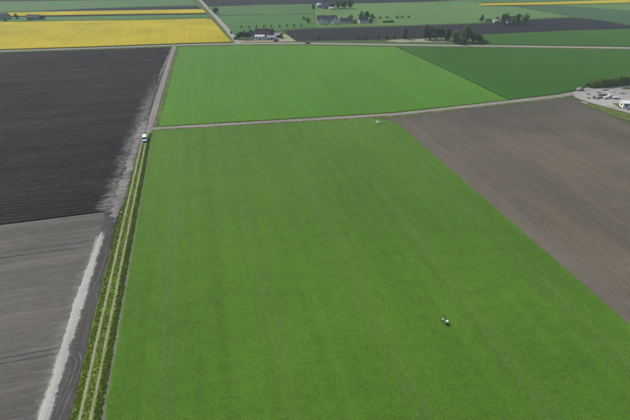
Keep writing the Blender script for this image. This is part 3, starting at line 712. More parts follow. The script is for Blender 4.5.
for a in [
    ('tree', 'tall tree standing behind the long barn roof', 350.5, 21.0, 14.2, 6, 'round', 'leaf', 'tree'),
    ('tree', 'broad tree left of the far white silo barn roofs', 313.6, 8.8, 4.2, 5, 'round', 'leaf_dark', 'tree'),
    ('tree', 'dark tree directly behind the far barn', 325, 6.2, -.4, 7, 'round', 'leaf_dark', 'tree'),
    ('tree', 'rounded tree right of the two tall house trees', 371.5, 20.2, 13.6, 5, 'round', 'leaf', 'tree'),
    ('bush', 'bush filling the gap between farmhouse and long barn', 341, 21.8, 17.4, 4, 'bush', 'leaf', 'bush'),
    ('tree', 'leafy tree in front of the hidden white house', 512.6, 24.4, 16.6, 6, 'round', 'leaf', 'tree'),
    ('bush', 'dark low bush under the tall dark roadside tree', 462, 44.2, 37.5, 11, 'bush', 'leaf_dark', 'bush'),
    ('bush', 'low green bush at the right foot of the roadside clump', 484.5, 43, 39, 9, 'bush', 'leaf', 'bush'),
    ('lone_tree', 'dark round tree beside the side road', 216, 13.6, 7.6, 7.5, 'round', 'leaf_dark', 'tree'),
    ('tree', 'leftmost round tree of the hidden white house', 481, 21.4, 15, 5.2, 'round', 'leaf_dark', 'tree'),
    ('bush', 'low bush trailing right of the leftmost tree by hidden house', 488, 21.4, 18.8, 7, 'bush', 'leaf', 'bush'),
    ('tree', 'small tree left of the biggest tree by the hidden house', 497, 22, 16.6, 4.4, 'round', 'leaf_dark', 'tree'),
    ('tree', 'biggest broad tree in front of the hidden white house', 504.6, 24.6, 13.4, 10, 'round', 'leaf_dark', 'tree'),
    ('tree', 'dark tree second from right by the hidden house', 517.4, 23.4, 13.8, 6.5, 'round', 'leaf_dark', 'tree'),
    ('tree', 'rightmost full tree by the hidden white house', 523.8, 24.6, 14, 8.5, 'round', 'leaf', 'tree'),
    ('tree', 'left tall tree behind the small gabled house', 361, 20.2, 10.8, 5.5, 'round', 'leaf', 'tree'),
    ('tree', 'right tall tree behind the small gabled house', 366.5, 20.6, 11.2, 6, 'round', 'leaf_dark', 'tree'),
    ('bush', 'round bush between long barn and small gabled house', 355, 23.2, 19.2, 5, 'bush', 'leaf', 'bush'),
    ('bush', 'bush right of the small gabled house', 370.5, 22.8, 18.4, 4, 'bush', 'leaf_dark', 'bush'),
    ('bush', 'bush at the left end of the central farmhouse', 308, 22.6, 17, 4.5, 'bush', 'leaf', 'bush'),
    ('bush', 'small bush farthest left of the central farmhouse', 304, 19.6, 16, 3.2, 'bush', 'leaf', 'bush'),
    ('tree', 'left dark tree behind the far white silo farm', 332, 8.4, 1.6, 7, 'round', 'leaf_dark', 'tree'),
    ('tree', 'middle dark tree behind the far white silo farm', 338, 8.4, 1.2, 7, 'round', 'leaf_dark', 'tree'),
    ('tree', 'broad dark tree at the far silo farm', 344, 8.2, .6, 8, 'round', 'leaf_dark', 'tree'),
    ('tree', 'rightmost dark tree at the far silo farm', 350, 8.2, .2, 7, 'round', 'leaf_dark', 'tree'),
    ('tree', 'dark tree between the two far left barns', 17, 18.6, 13.8, 5, 'round', 'leaf_dark', 'tree'),
    ('tree', 'round tree at the right end of the long grey blue barn', 43.6, 19, 15, 4.4, 'round', 'leaf_dark', 'tree'),
    ('bush', 'bush in front of the long grey blue barn', 30, 20.2, 17.6, 4, 'bush', 'leaf', 'bush'),
    ('bush', 'small bush before the far left barn', 5.5, 21.2, 19, 3, 'bush', 'leaf_dark', 'bush'),
    ('bush', 'low bush in front of the roadside farm trees', 235.6, 39.6, 36.4, 5, 'bush', 'leaf', 'bush'),
    ('tree', 'leftmost dark tree of the roadside farm', 239, 39, 32, 6, 'round', 'leaf_dark', 'tree'),
    ('tree', 'tallest dark tree left of the roadside farm barn', 243.5, 39.2, 30.4, 7, 'round', 'leaf_dark', 'tree'),
    ('tree', 'full green tree against the roadside farm barn', 248, 39.2, 31.6, 6, 'round', 'leaf', 'tree'),
    ('tree', 'tree behind the roof of the roadside farm', 251.6, 34, 29.6, 4.5, 'round', 'leaf_dark', 'tree'),
    ('bush', 'dark bush at the right end of the roadside farm', 281.4, 38, 34, 4.4, 'bush', 'leaf_dark', 'bush'),
    ('bush', 'small bush between road junction and farm trees', 231.5, 33.5, 31, 2.6, 'bush', 'leaf_dark', 'bush'),
]: tree(a[0], a[1], *a[2:6], a[6], a[7], None, cat=a[8], dens=.75)
for k, (x, y, lab) in enumerate([(241.5, 28.6, 'first'), (249, 28.4, 'second'), (256.5, 28, 'third'), (264, 27.8, 'fourth'), (271.5, 27.6, 'fifth'), (279.5, 27.4, 'sixth'), (287, 27.1, 'seventh'), (294, 26.8, 'eighth'), (301.5, 26.5, 'ninth')]):
    tree('sapling', lab + ' young tree from the left in the sapling row', x, y, y - 3.0, 2.4, 'round', 'leaf_dark', 'row of young trees behind the roadside farm', dens=.3)
for k, (x, lab) in enumerate([(374, 'leftmost'), (380, 'second'), (387, 'third'), (397, 'fourth'), (402, 'fifth'), (408.5, 'rightmost')]):
    tree('hedge_bush', lab + ' small bush in the broken line behind the farm', x, 18.4 - (x - 374) * .02, 16.2 - (x - 374) * .02, 4, 'bush', 'leaf_dark', 'broken line of bushes behind the farm', dens=.35, cat='bush')

def hedge(name, label, pts, hs, wd, leaf, n, lsz, lumps=9):
    t = empty(name, (pts[0][0], pts[0][1], 0)); tag(t, label, 'hedge')
    A = np.array(pts, float); seg = np.hypot(*(A[1:] - A[:-1]).T); cum = np.concatenate([[0], np.cumsum(seg)])
    L = cum[-1]
    at = lambda s: np.stack([np.interp(s, cum, A[:, 0]), np.interp(s, cum, A[:, 1])], -1) - A[0]
    sN = rng.uniform(0, L, n); an = rng.uniform(-.15, math.pi + .15, n)
    T = (A[-1] - A[0]) / np.hypot(*(A[-1] - A[0])); Nn = np.array([-T[1], T[0]])
    top = np.interp(sN / L, np.linspace(0, 1, len(hs)), hs) * (.78 + .34 * vnoise(sN * .45, sN * 0 + 4) + .16 * vnoise(sN * 1.3, an * 2))
    end = np.clip(np.minimum(sN + .3, L - sN + .3) / 1.6, .25, 1) ** .5
    depth = 1 - .55 * rng.random(n) ** 2.2
    lum = .82 + .36 * vnoise(sN * .9, an * 2.2 + 7)
    lat = np.cos(an) * wd / 2 * depth * lum * end; zz = np.sin(np.clip(an, 0, math.pi)) ** .65 * top * depth * end * .95
    pos = np.column_stack([at(sN) + Nn[None] * lat[:, None], np.maximum(zz, .08)])
    d = np.column_stack([Nn[None] * np.cos(an)[:, None], np.sin(an)]); pc = pos
    nrm = d + rng.normal(size=d.shape) * .5 + np.array([0, 0, .3]); nrm /= np.linalg.norm(nrm, axis=1)[:, None]
    t1 = np.cross(nrm, rng.normal(size=d.shape)); t1 /= np.linalg.norm(t1, axis=1)[:, None]; t2 = np.cross(nrm, t1)
    ls = (rng.uniform(.6, 1.2, len(pc)) * lsz)[:, None]
    V = np.stack([pos - t1 * ls, pos - t2 * ls * .6, pos + t1 * ls, pos + t2 * ls * .6], 1).reshape(-1, 3)
    link_mesh('foliage', mesh_np('foliage', V, np.arange(len(V)).reshape(-1, 4)), M[leaf], t)
    for k in range(int(L / 3)):
        p = at(np.array([k * 3 + 1.5]))[0]; bm = bmesh.new()
        tube(bm, [(p[0], p[1], -.1), (p[0] + .1, p[1], np.mean(hs) * .4), (p[0], p[1] + .2, np.mean(hs) * .8)], [.12, .09, .03], 5)
        obj('stem', bm, M['bark'], t)
    return t
hedge('hedgerow', 'tall dark hedge with sunlit top beside the gravel yard', px([(586.5, 87.2), (600, 86.6), (615, 85), (632, 82.8), (660, 79)]), [3.2, 5.2, 5.4, 6.4, 6.6], 5.5, 'leaf_hedge', 30000, .26)
hedge('clipped_hedge', 'short dark clipped hedge right of the small gabled house', px([(382.5, 22.8), (394, 22.2)]), [2.0, 2.0], 2.2, 'leaf_dark', 2500, .28)

# ------------------------------------------------------------------ buildings
def building(name, label, x, y, L, W, hw, hr, rot, wall, roof, wins=3, doors=1, chimney=0, dx=0, dy=0, cat='house', over=.35, gable_m=None, win_z=1.1, win_h=1.1, gwin=True):
    u, v = P(x, y)
    t = empty(name, (u, v, 0), rot - YAW); tag(t, label, cat)
    bm = bmesh.new()
    pr = [(-W / 2, -.1), (W / 2, -.1), (W / 2, hw), (0, hw + hr), (-W / 2, hw)]
    a = [bm.verts.new((-L / 2, p[0], p[1])) for p in pr]; b = [bm.verts.new((L / 2, p[0], p[1])) for p in pr]
    bm.faces.new(a[::-1]); bm.faces.new(b)
    for i in range(5): bm.faces.new((a[i], a[(i + 1) % 5], b[(i + 1) % 5], b[i]))
    bmesh.ops.recalc_face_normals(bm, faces=bm.faces[:])
    obj('wall', bm, wall, t)
    sl = hr / (W / 2); th = .14; e = W / 2 + over; lx = L / 2 + over
    bm = bmesh.new()
    up = .02
    pr = [(-e, hw - sl * over + up), (0, hw + hr + up), (e, hw - sl * over + up), (e, hw - sl * over + up + th), (0, hw + hr + th + up), (-e, hw - sl * over + up + th)]
    a = [bm.verts.new((-lx, *p)) for p in pr]; b = [bm.verts.new((lx, *p)) for p in pr]
    for i in range(6): bm.faces.new((a[i], a[(i + 1) % 6], b[(i + 1) % 6], b[i]))
    for s_ in (a, b):
        bm.faces.new((s_[0], s_[1], s_[4], s_[5])); bm.faces.new((s_[1], s_[2], s_[3], s_[4]))
    bmesh.ops.recalc_face_normals(bm, faces=bm.faces[:])
    ro = obj('roof', bm, roof, t)
    box('ridge_cap', roof, ro, -lx, lx, -.15, .15, hw + hr + th - .02, hw + hr + th + .1)
    for k in range(chimney):
        cx = L * (.28 - .5 * k); ch = obj('chimney', (lambda bb: (bx(bb, cx - .35, cx + .35, -.3, .3, hw + hr - .4, hw + hr + 1.1), bb)[1])(bmesh.new()), M['brick'], ro)
    n = wins + doors
    for side in (-1, 1):
        for k in range(n):
            cx = -L / 2 + L * (k + .5) / n
            yy = side * W / 2
            if doors and k == n // 2 and side == -1:
                dw, dh = (.5, 2.05) if hw < 3.4 else (1.5, 2.9)
                o = box('door', M['timber_red'], t, cx - dw, cx + dw, yy - .05, yy - .002, .02, dh)
                box('handle', M['steel'], o, cx + dw * .8 - .05, cx + dw * .8 + .05, yy - .1, yy - .051, 1.0, 1.06)
            elif hw - win_z > .8:
                ww = .55
                y0, y1 = (yy - .06, yy - .002) if side < 0 else (yy + .002, yy + .06)
                o = box('window', M['white'], t, cx - ww - .09, cx + ww + .09, y0, y1, win_z - .09, min(win_z + win_h, hw - .3) + .09)
                y0, y1 = (yy - .075, yy - .0605) if side < 0 else (yy + .0605, yy + .075)
                box('pane', M['glass'], o, cx - ww, cx + ww, y0, y1, win_z, min(win_z + win_h, hw - .3))
    if gwin:
        for side in (-1, 1):
            xx = side * L / 2
            for yy, zz in ((-W * .2, win_z), (W * .2, win_z), (0, hw + hr * .15)):
                x0, x1 = (xx - .06, xx - .002) if side < 0 else (xx + .002, xx + .06)
                o = box('window', M['white'], t, x0, x1, yy - .6, yy + .6, zz - .08, zz + 1.1)
                x0, x1 = (xx - .075, xx - .0605) if side < 0 else (xx + .0605, xx + .075)
                box('pane', M['glass'], o, x0, x1, yy - .5, yy + .5, zz, zz + 1.02)
    return t
R_ = math.radians
# central farm
building('farmhouse', 'long white farmhouse with dark grey roof at the central farm', 327, 22.2, 21, 8.5, 3.0, 3.6, R_(2), M['render_white'], M['roof_grey'], 5, 1, 2)
building('farmhouse_wing', 'white gabled wing projecting left of the central farmhouse', 322.5, 24.2, 6, 6, 2.8, 2.6, R_(92), M['render_white'], M['roof_grey'], 1, 1)
building('farmhouse_wing', 'white gabled wing projecting right of the central farmhouse', 335.5, 23.8, 7, 6, 2.8, 2.6, R_(92), M['render_white'], M['roof_grey'], 1, 1)
building('long_barn', 'long low barn with dark roof right of the central farmhouse', 346.4, 23, 12, 6.5, 2.5, 2.2, R_(1), M['cream'], M['roof_dark'], 3, 1, gwin=False, cat='barn')
building('small_house', 'small white gabled house with grey roof under two tall trees', 363, 22.8, 9.5, 6, 2.8, 2.8, R_(14), M['render_white'], M['roof_grey'], 2, 1, 1)
# far silo farm
building('far_barn', 'dark roofed barn beside the far white silo', 326.5, 8.2, 12, 9, 3.6, 3.4, R_(-4), M['roof_metal'], M['roof_grey'], 2, 1, cat='barn')
building('far_shed', 'tiny white shed in front of the far silo farm', 331, 9.8, 5, 3.5, 2.2, 1.0, R_(8), M['render_white'], M['roof_white'], 1, 1, cat='shed', gwin=False)
def silo(label, x, y, r, h):
    u, v = P(x, y); t = empty('silo', (u, v, 0)); tag(t, label, 'silo')
    bm = bmesh.new(); n = 28
    prof = [(r, -.1), (r, h)]
    rings = [[bm.verts.new((a * math.cos(6.2832 * k / n), a * math.sin(6.2832 * k / n), z)) for k in range(n)] for a, z in prof]
    for k in range(n): bm.faces.new((rings[0][k], rings[0][(k + 1) % n], rings[1][(k + 1) % n], rings[1][k]))
    obj('tank', bm, M['roof_metal'], t)
    bm = bmesh.new(); prof = [(r + .15, h - .1)] + [(r * math.cos(a) + .15 * (1 - a), h + r * .75 * math.sin(a)) for a in np.linspace(0.05, 1.45, 7)]
    rings = [[bm.verts.new((max(a, .02) * math.cos(6.2832 * k / n), max(a, .02) * math.sin(6.2832 * k / n), z)) for k in range(n)] for a, z in prof]
    for p, q in zip(rings, rings[1:]):
        for k in range(n): bm.faces.new((p[k], p[(k + 1) % n], q[(k + 1) % n], q[k]))
    bm.faces.new(rings[-1])
    ro = obj('dome_roof', bm, M['roof_white'], t, True)
    box('vent', M['steel'], ro, -.4, .4, -.4, .4, h + r * .7, h + r * .75 + .4)
    box('hatch', M['steel'], t, -.5, .5, -r - .12, -r + .1, .1, 2)
silo('white domed silo at the far farm', 319.2, 7.6, 3.4, 3.0)
# roadside farm, left of centre
building('barn', 'dark roofed barn at the left of the roadside farm', 253.5, 38, 8, 6, 2.6, 2.8, R_(6), M['render_white'], M['roof_grey'], 2, 1, cat='barn')
building('white_outbuilding', 'low bright white outbuilding of the roadside farm', 260, 39.2, 8.2, 4.5, 2.8, .9, R_(1), M['render_white'], M['roof_white'], 2, 1, cat='shed', gwin=False)
building('brown_house', 'brown roofed house behind the white outbuilding', 262.5, 36.4, 13, 7.5, 3.0, 3.4, R_(2), M['cream'], M['roof_brown'], 3, 1, 1)
building('brick_barn', 'reddish gabled barn in the middle of the roadside farm', 270.5, 37, 9, 6.5, 3.2, 3.2, R_(68), M['brick'], M['roof_brown'], 2, 1, cat='barn')
building('grey_shed', 'low grey shed at the front of the roadside farm', 271.8, 39.4, 8, 4.5, 2.2, 1.3, R_(0), M['roof_metal'], M['roof_metal'], 2, 1, cat='shed', gwin=False)
building('grey_shed', 'pale roofed shed at the right end of the roadside farm', 277.6, 37, 6, 4.5, 2.2, 1.4, R_(-4), M['timber_red'], M['roof_metal'], 1, 1, cat='shed', gwin=False)
# hidden house, right of centre
building('white_house', 'white house half hidden by the broad dark trees', 511, 22.4, 11, 6.5, 3.0, 3.0, R_(5), M['render_white'], M['roof_grey'], 3, 1, 1)
building('white_shed', 'small white shed left of the biggest tree', 495.2, 22.4, 4, 3, 2.2, 1.0, R_(10), M['render_white'], M['roof_white'], 1, 1, cat='shed', gwin=False)
# far left barns
building('far_barn', 'dark barn cut by the left edge of the view', 4, 19, 13, 7, 2.6, 2.4, R_(3), M['roof_metal'], M['roof_dark'], 3, 1, cat='barn')
building('far_barn', 'long grey blue barn right of the lone far tree', 34.6, 19.2, 14, 6.5, 2.4, 2.2, R_(-2), M['roof_metal'], M['roof_grey'], 4, 1, cat='barn')

def cabin():
    u, v = P(622.5, 108.4); t = empty('site_cabin', (u, v, 0), -YAW - R_(9)); tag(t, 'white flat roofed cabin at the right edge of the yard', 'cabin')
    L, W, hh = 12, 4.6, 2.7
    box('wall', M['render_white'], t, 0, L, 0, W, -.05, hh)
    ro = box('roof', M['roof_white'], t, -.45, L + .45, -.7, W + .4, hh + .002, hh + .2)
    box('eave_shade', M['roof_dark'], ro, -.47, L + .47, -.73, -.703, hh - .32, hh + .12)  # dark strip added to stand in for the shadow beneath the eave
    for k in range(5):
        x0 = .8 + k * 2.3
        if k == 2:
            d = box('door', M['car_silver'], t, x0, x0 + .95, -.06, -.002, .1, 2.1); box('handle', M['steel'], d, x0 + .8, x0 + .88, -.12, -.061, 1, 1.06); continue
        o = box('window', M['white'], t, x0 - .08, x0 + 1.28, -.06, -.002, .87, 2.03); box('pane', M['glass'], o, x0, x0 + 1.2, -.075, -.061, .95, 1.95)
    o = box('window', M['white'], t, -.06, -.002, 1.6, 3.0, .87, 2.03); box('pane', M['glass'], o, -.075, -.061, 1.7, 2.9, .95, 1.95)
cabin()

# ------------------------------------------------------------------ vehicles
def vehicle(name, label, x, y, rot, L, W, prof, belt, topw, paint, glass_front, glass_rear, side_span, wheel_r, cat, roof_z, z0=.1):
    """prof: side outline (x, z), nose at +x; glass_*: two outline points the screens lie between"""
    u, v = P(x, y); t = empty(name, (u, v, z0), rot); tag(t, label, cat)
    hwid = lambda z: W / 2 * (1 if z <= belt else 1 - (1 - topw) * (z - belt) / (roof_z - belt))
    bm = bmesh.new()
    a = [bm.verts.new((p[0], -hwid(p[1]), p[1])) for p in prof]; b = [bm.verts.new((p[0], hwid(p[1]), p[1])) for p in prof]
    n = len(prof)
    for i in range(n): bm.faces.new((a[i], a[(i + 1) % n], b[(i + 1) % n], b[i]))
    bm.faces.new(a[::-1]); bm.faces.new(b)
    bmesh.ops.recalc_face_normals(bm, faces=bm.faces[:])
    bmesh.ops.bevel(bm, geom=[e for e in bm.edges if len(e.link_faces) == 2 and e.calc_face_angle(0) > .6], offset=.07, segments=2, affect='EDGES')
    body = obj('body', bm, paint, t)
    def pane(nm, p, q, inset=.1, off=.016):
        (xa, za), (xb, zb) = p, q
        d = Vector((xb - xa, zb - za)).normalized(); nx, nz = -d.y, d.x
        if nz < 0: nx, nz = -nx, -nz
        bm = bmesh.new(); vs = []
        for f, s_ in ((.1, -1), (.1, 1), (.9, 1), (.9, -1)):
            xx, zz = xa + (xb - xa) * f, za + (zb - za) * f
            vs.append(bm.verts.new((xx + nx * off, s_ * (hwid(zz) - inset), zz + nz * off)))
        f_ = bm.faces.new(vs); r = bmesh.ops.extrude_face_region(bm, geom=[f_])
        for g in r['geom']:
            if isinstance(g, bmesh.types.BMVert): g.co += Vector((-nx * .012, 0, -nz * .012))
        bmesh.ops.recalc_face_normals(bm, faces=bm.faces[:])
        return obj(nm, bm, M['glass'], t)
    pane('windscreen', *glass_front); pane('rear_window', *glass_rear)
    for s_ in (-1, 1):
        for x0, x1, k0, k1 in side_span:
            bm = bmesh.new(); za, zb = belt + .06, roof_z - .16
            vs = []
            for xx, zz in ((x0, za), (x1, za), (x1 - k1, zb), (x0 + k0, zb)):
                vs.append(bm.verts.new((xx, s_ * (hwid(zz) + .014), zz)))
            f_ = bm.faces.new(vs); r = bmesh.ops.extrude_face_region(bm, geom=[f_])
            for g in r['geom']:
                if isinstance(g, bmesh.types.BMVert): g.co += Vector((0, -s_ * .01, 0))
            bmesh.ops.recalc_face_normals(bm, faces=bm.faces[:])
            obj('side_window', bm, M['glass'], t)
        for xw in (-L * .3, L * .31):
            bm = bmesh.new(); tube(bm, [(xw, s_ * (W / 2 - .2), wheel_r), (xw, s_ * (W / 2 + .02), wheel_r)], wheel_r, 18)
            wh = obj('wheel', bm, M['rubber'], t)
            bm = bmesh.new(); tube(bm, [(xw, s_ * (W / 2 + .021), wheel_r), (xw, s_ * (W / 2 + .035), wheel_r)], wheel_r * .62, 14)
            obj('rim', bm, M['steel'], wh)
        hz = .62 if L > 4.6 else .58
        box('headlight', M['lamp_clear'], t, L / 2 - .03, L / 2 + .02, min(s_ * W * .3, s_ * W * .46), max(s_ * W * .3, s_ * W * .46), hz, hz + .16)
        box('tail_light', M['lamp_red'], t, -L / 2 - .02, -L / 2 + .03, min(s_ * W * .38, s_ * W * .47), max(s_ * W * .38, s_ * W * .47), hz + .1, hz + .3)
        box('mirror', M['black'], t, glass_front[0][0] - .25, glass_front[0][0] - .1, min(s_ * W * .5, s_ * W * .6), max(s_ * W * .5, s_ * W * .6), belt, belt + .18)
    box('bumper', M['black'], t, L / 2 - .05, L / 2 + .06, -W * .47, W * .47, .3, .5); box('bumper', M['black'], t, -L / 2 - .06, -L / 2 + .05, -W * .47, W * .47, .3, .5)
    return t
van_prof = [(-2.5, .3), (-2.5, 1.05), (-2.4, 1.9), (-2.25, 2.0), (.9, 2.0), (1.15, 1.9), (1.75, 1.15), (2.4, .95), (2.5, .6), (2.5, .3)]
car_prof = [(-2.1, .28), (-2.12, .85), (-1.95, .95), (-1.5, 1.4), (-1.1, 1.48), (.2, 1.48), (.5, 1.4), (1.1, .95), (2.0, .78), (2.12, .55), (2.12, .28)]
vehicle('parked_van', 'white van parked on the grassy track at the field corner', 145.2, 140.4, math.pi * 1.5 + R_(3), 5.0, 1.95, van_prof, 1.1, .86, M['white'], ((1.75, 1.15), (1.15, 1.9)), ((-2.5, 1.05), (-2.4, 1.9)), [(-2.2, -.9, .05, 0), (-.8, .35, 0, 0), (.45, 1.6, 0, .55)], .36, 'van', 2.0)
def car(name, label, x, y, rot, paint): vehicle(name, label, x, y, rot, 4.24, 1.78, car_prof, .95, .8, paint, ((1.1, .95), (.5, 1.4)), ((-1.95, .95), (-1.5, 1.4)), [(-1.75, -.6, .35, 0), (-.5, .95, 0, .45)], .31, 'car', 1.48)
car('parked_car', 'silver car parked at the end of the tall hedge', 580, 90.4, -YAW + R_(8), M['car_silver'])
car('driving_car', 'dark car driving on the main road', 307.8, 43.6, math.atan2(road_pts[6][1] - road_pts[5][1], road_pts[6][0] - road_pts[5][0]), M['car_dark'])
car('parked_car', 'dark car parked in the sandy farm yard', 276, 41.2, -YAW + R_(20), M['car_dark'])

# ------------------------------------------------------------------ person with a hand trolley, in the wheat
QX, QY = P(441.7, 323.0, .1)
qr = -YAW - math.radians(10)
def trolley():
    t = empty('hand_trolley', (QX, QY, .16), qr); tag(t, 'small white box trolley held by the person in the wheat', 'trolley')
    x0 = 1.12
    bm = bmesh.new(); bx(bm, x0 - .26, x0 + .28, -.25, .25, .36, .78)
    for q in bm.verts:
        if q.co.z < .5: q.co.x = x0 + (q.co.x - x0) * .82; q.co.y *= .85
    bmesh.ops.bevel(bm, geom=bm.edges[:], offset=.04, segments=2, affect='EDGES'); tub = obj('box', bm, M['white'], t)
    box('lid', M['white'], tub, x0 - .275, x0 + .295, -.265, .265, .785, .82, bev=.01)
    box('latch', M['black'], tub, x0 + .285, x0 + .31, -.06, .06, .66, .74)
    bm = bmesh.new()
    for s_ in (-1, 1):
        tube(bm, [(x0 + .3, s_ * .24, .3), (x0 - .36, s_ * .24, .34), (.62, s_ * .22, .92), (.53, s_ * .2, .99)], .018, 7)
    tube(bm, [(x0 + .3, -.24, .3), (x0 + .3, .24, .3)], .018, 7); tube(bm, [(.53, -.3, .99), (.53, .3, .99)], .018, 8)
    obj('frame', bm, M['black'], t)
    for s_ in (-1, 1):
        bm = bmesh.new(); tube(bm, [(x0 + .05, s_ * .36, .26), (x0 + .05, s_ * .39, .26), (x0 + .05, s_ * .44, .26), (x0 + .05, s_ * .47, .26)], [.21, .26, .26, .21], 18)
        wh = obj('wheel', bm, M['rubber'], t); bm = bmesh.new(); tube(bm, [(x0 + .05, s_ * .471, .26), (x0 + .05, s_ * .48, .26)], .13, 12); obj('rim', bm, M['steel'], wh)
    bm = bmesh.new(); tube(bm, [(x0 + .05, -.38, .26), (x0 + .05, .38, .26)], .015, 6); obj('axle', bm, M['steel'], t)
trolley()

def skin_mesh(name, verts, edges, radii, root, levels=2):
    me = bpy.data.meshes.new(name); me.from_pydata([Vector(v) for v in verts], edges, [])
    o = bpy.data.objects.new(name, me); COL.objects.link(o)
    md = o.modifiers.new('skin', 'SKIN'); md.use_smooth_shade = True; md.branch_smoothing = .6
    sv = me.skin_vertices[0].data
    for i, r in enumerate(radii):
        sv[i].radius = (r, r) if not isinstance(r, tuple) else r
        sv[i].use_root = (i == root)
    ss = o.modifiers.new('sub', 'SUBSURF'); ss.levels = levels; ss.render_levels = levels
    dg = bpy.context.evaluated_depsgraph_get(); dg.update()
    m2 = bpy.data.meshes.new_from_object(o.evaluated_get(dg))
    bpy.data.objects.remove(o); bpy.data.meshes.remove(me)
    return m2

def person():
    """mid-stride, leaning forward on the trolley handle; x forward"""
    t = empty('person', (QX, QY, .16), qr); t.scale = (1.06,) * 3; tag(t, 'person in dark hat and pale shirt walking through the wheat with a trolley', 'person')
    V, E, R2 = [], [], []
    def add(p, r, to=None):
        V.append(p); R2.append(r); i = len(V) - 1
        if to is not None: E.append((to, i))
        return i
    pel = add((-.04, 0, .95), (.15, .12)); wst = add((-.01, 0, 1.1), (.14, .11), pel); chs = add((.06, 0, 1.30), (.17, .12), wst)
    upr = add((.12, 0, 1.45), (.13, .095), chs); nk = add((.16, 0, 1.535), .056, upr); jaw = add((.2, 0, 1.6), (.066, .072), nk); hd = add((.21, 0, 1.69), (.08, .098), jaw); tp = add((.2, 0, 1.765), (.053, .062), hd)
    for s_ in (-1, 1):
        sh = add((.11, s_ * .2, 1.43), .068, upr); el = add((.2, s_ * .31, 1.17), .048, sh); wr = add((.43, s_ * .255, 1.03), .033, el)
        pm = add((.5, s_ * .24, 1.015), (.04, .026), wr)
        for k in range(4):                                   # fingers over the handle, thumb beneath
            yy = s_ * (.2 + .027 * k); ln = (.85, 1, 1.05, .9)[k]
            f0 = add((.515, yy, 1.02), .0105); f1 = add((.515 + .04 * ln, yy, 1.012), .0095, f0); f2 = add((.522 + .04 * ln, yy, .982), .0085, f1); f3 = add((.515 + .02 * ln, yy, .966), .0075, f2)
        f0 = add((.48, s_ * .215, 1.005), .012); f1 = add((.5, s_ * .188, .98), .0105, f0); f2 = add((.53, s_ * .182, .966), .009, f1)
        fw = .26 if s_ < 0 else -.22                          # one leg ahead, one behind
        hp = add((-.04, s_ * .1, .9), .105, pel); kn = add((fw * .62 + .05, s_ * .11, .50), .066, hp); an = add((fw - .02, s_ * .11, .1 if fw > 0 else .13), .042, kn)
        bl = add((fw + .1, s_ * .12, .045), (.044, .034), an); to = add((fw + .19, s_ * .125, .04), (.036, .026), bl)
    me = skin_mesh('body', V, E, R2, 0)
    for m in ('shirt', 'trouser', 'skin', 'rubber'): me.materials.append(M[m])
    for p in me.polygons:
        c = p.center; p.use_smooth = True
        if c.z > 1.54 or (c.x > .42 and c.z > .6): p.material_index = 2
        elif c.z < .12: p.material_index = 3
        elif c.z < 1.0 and c.x < .42: p.material_index = 1
        else: p.material_index = 0
    link_mesh('body', me, None, t)
    dx, dz = .385, -.07
    bm = bmesh.new(); bmesh.ops.create_icosphere(bm, subdivisions=3, radius=1)
    for v in bm.verts: v.co = Vector((v.co.x * .125 - .195 + dx, v.co.y * .112, v.co.z * .105 + 1.795 + dz))
    bmesh.ops.delete(bm, geom=[v for v in bm.verts if (v.co.x > -.10 + dx and v.co.z < 1.83 + dz) or v.co.z < 1.70 + dz], context='VERTS')
    obj('hair', bm, M['hair'], t, True)
    bm = bmesh.new(); n = 24; cx_, cz_ = -.19 + dx, 1.82 + dz       # dark brimmed hat
    rings = [[bm.verts.new((cx_ + r * math.cos(6.2832 * k / n), r * .92 * math.sin(6.2832 * k / n), cz_ + z_ + .015 * math.cos(12.566 * k / n) * (r > .15))) for k in range(n)] for r, z_ in ((.205, -.012), (.2, -.002), (.128, .012), (.118, .075), (.085, .115), (.02, .12))]
    for p_, q_ in zip(rings, rings[1:]):
        for k in range(n): bm.faces.new((p_[k], p_[(k + 1) % n], q_[(k + 1) % n], q_[k]))
    bm.faces.new(rings[-1]); obj('hat', bm, M['trouser'], t, True)
    bm = bmesh.new(); tube(bm, [(-.09 + dx, 0, 1.775 + dz), (-.068 + dx, 0, 1.735 + dz), (-.09 + dx, 0, 1.725 + dz)], [.008, .016, .012], 6); obj('nose', bm, M['skin'], t, True)
    for s_ in (-1, 1):
        bm = bmesh.new(); bmesh.ops.create_icosphere(bm, subdivisions=2, radius=1)
        for v in bm.verts: v.co = Vector((v.co.x * .018 - .175 + dx, v.co.y * .01 + s_ * .094, v.co.z * .03 + 1.745 + dz))
        obj('ear', bm, M['skin'], t, True)
        bm = bmesh.new(); bmesh.ops.create_icosphere(bm, subdivisions=2, radius=.012)
        for v in bm.verts: v.co += Vector((-.086 + dx, s_ * .034, 1.765 + dz))
        obj('eye', bm, M['hair'], t, True)
    box('mouth', M['lamp_red'], t, -.095 + dx, -.084 + dx, -.025, .025, 1.69 + dz, 1.698 + dz)
person()

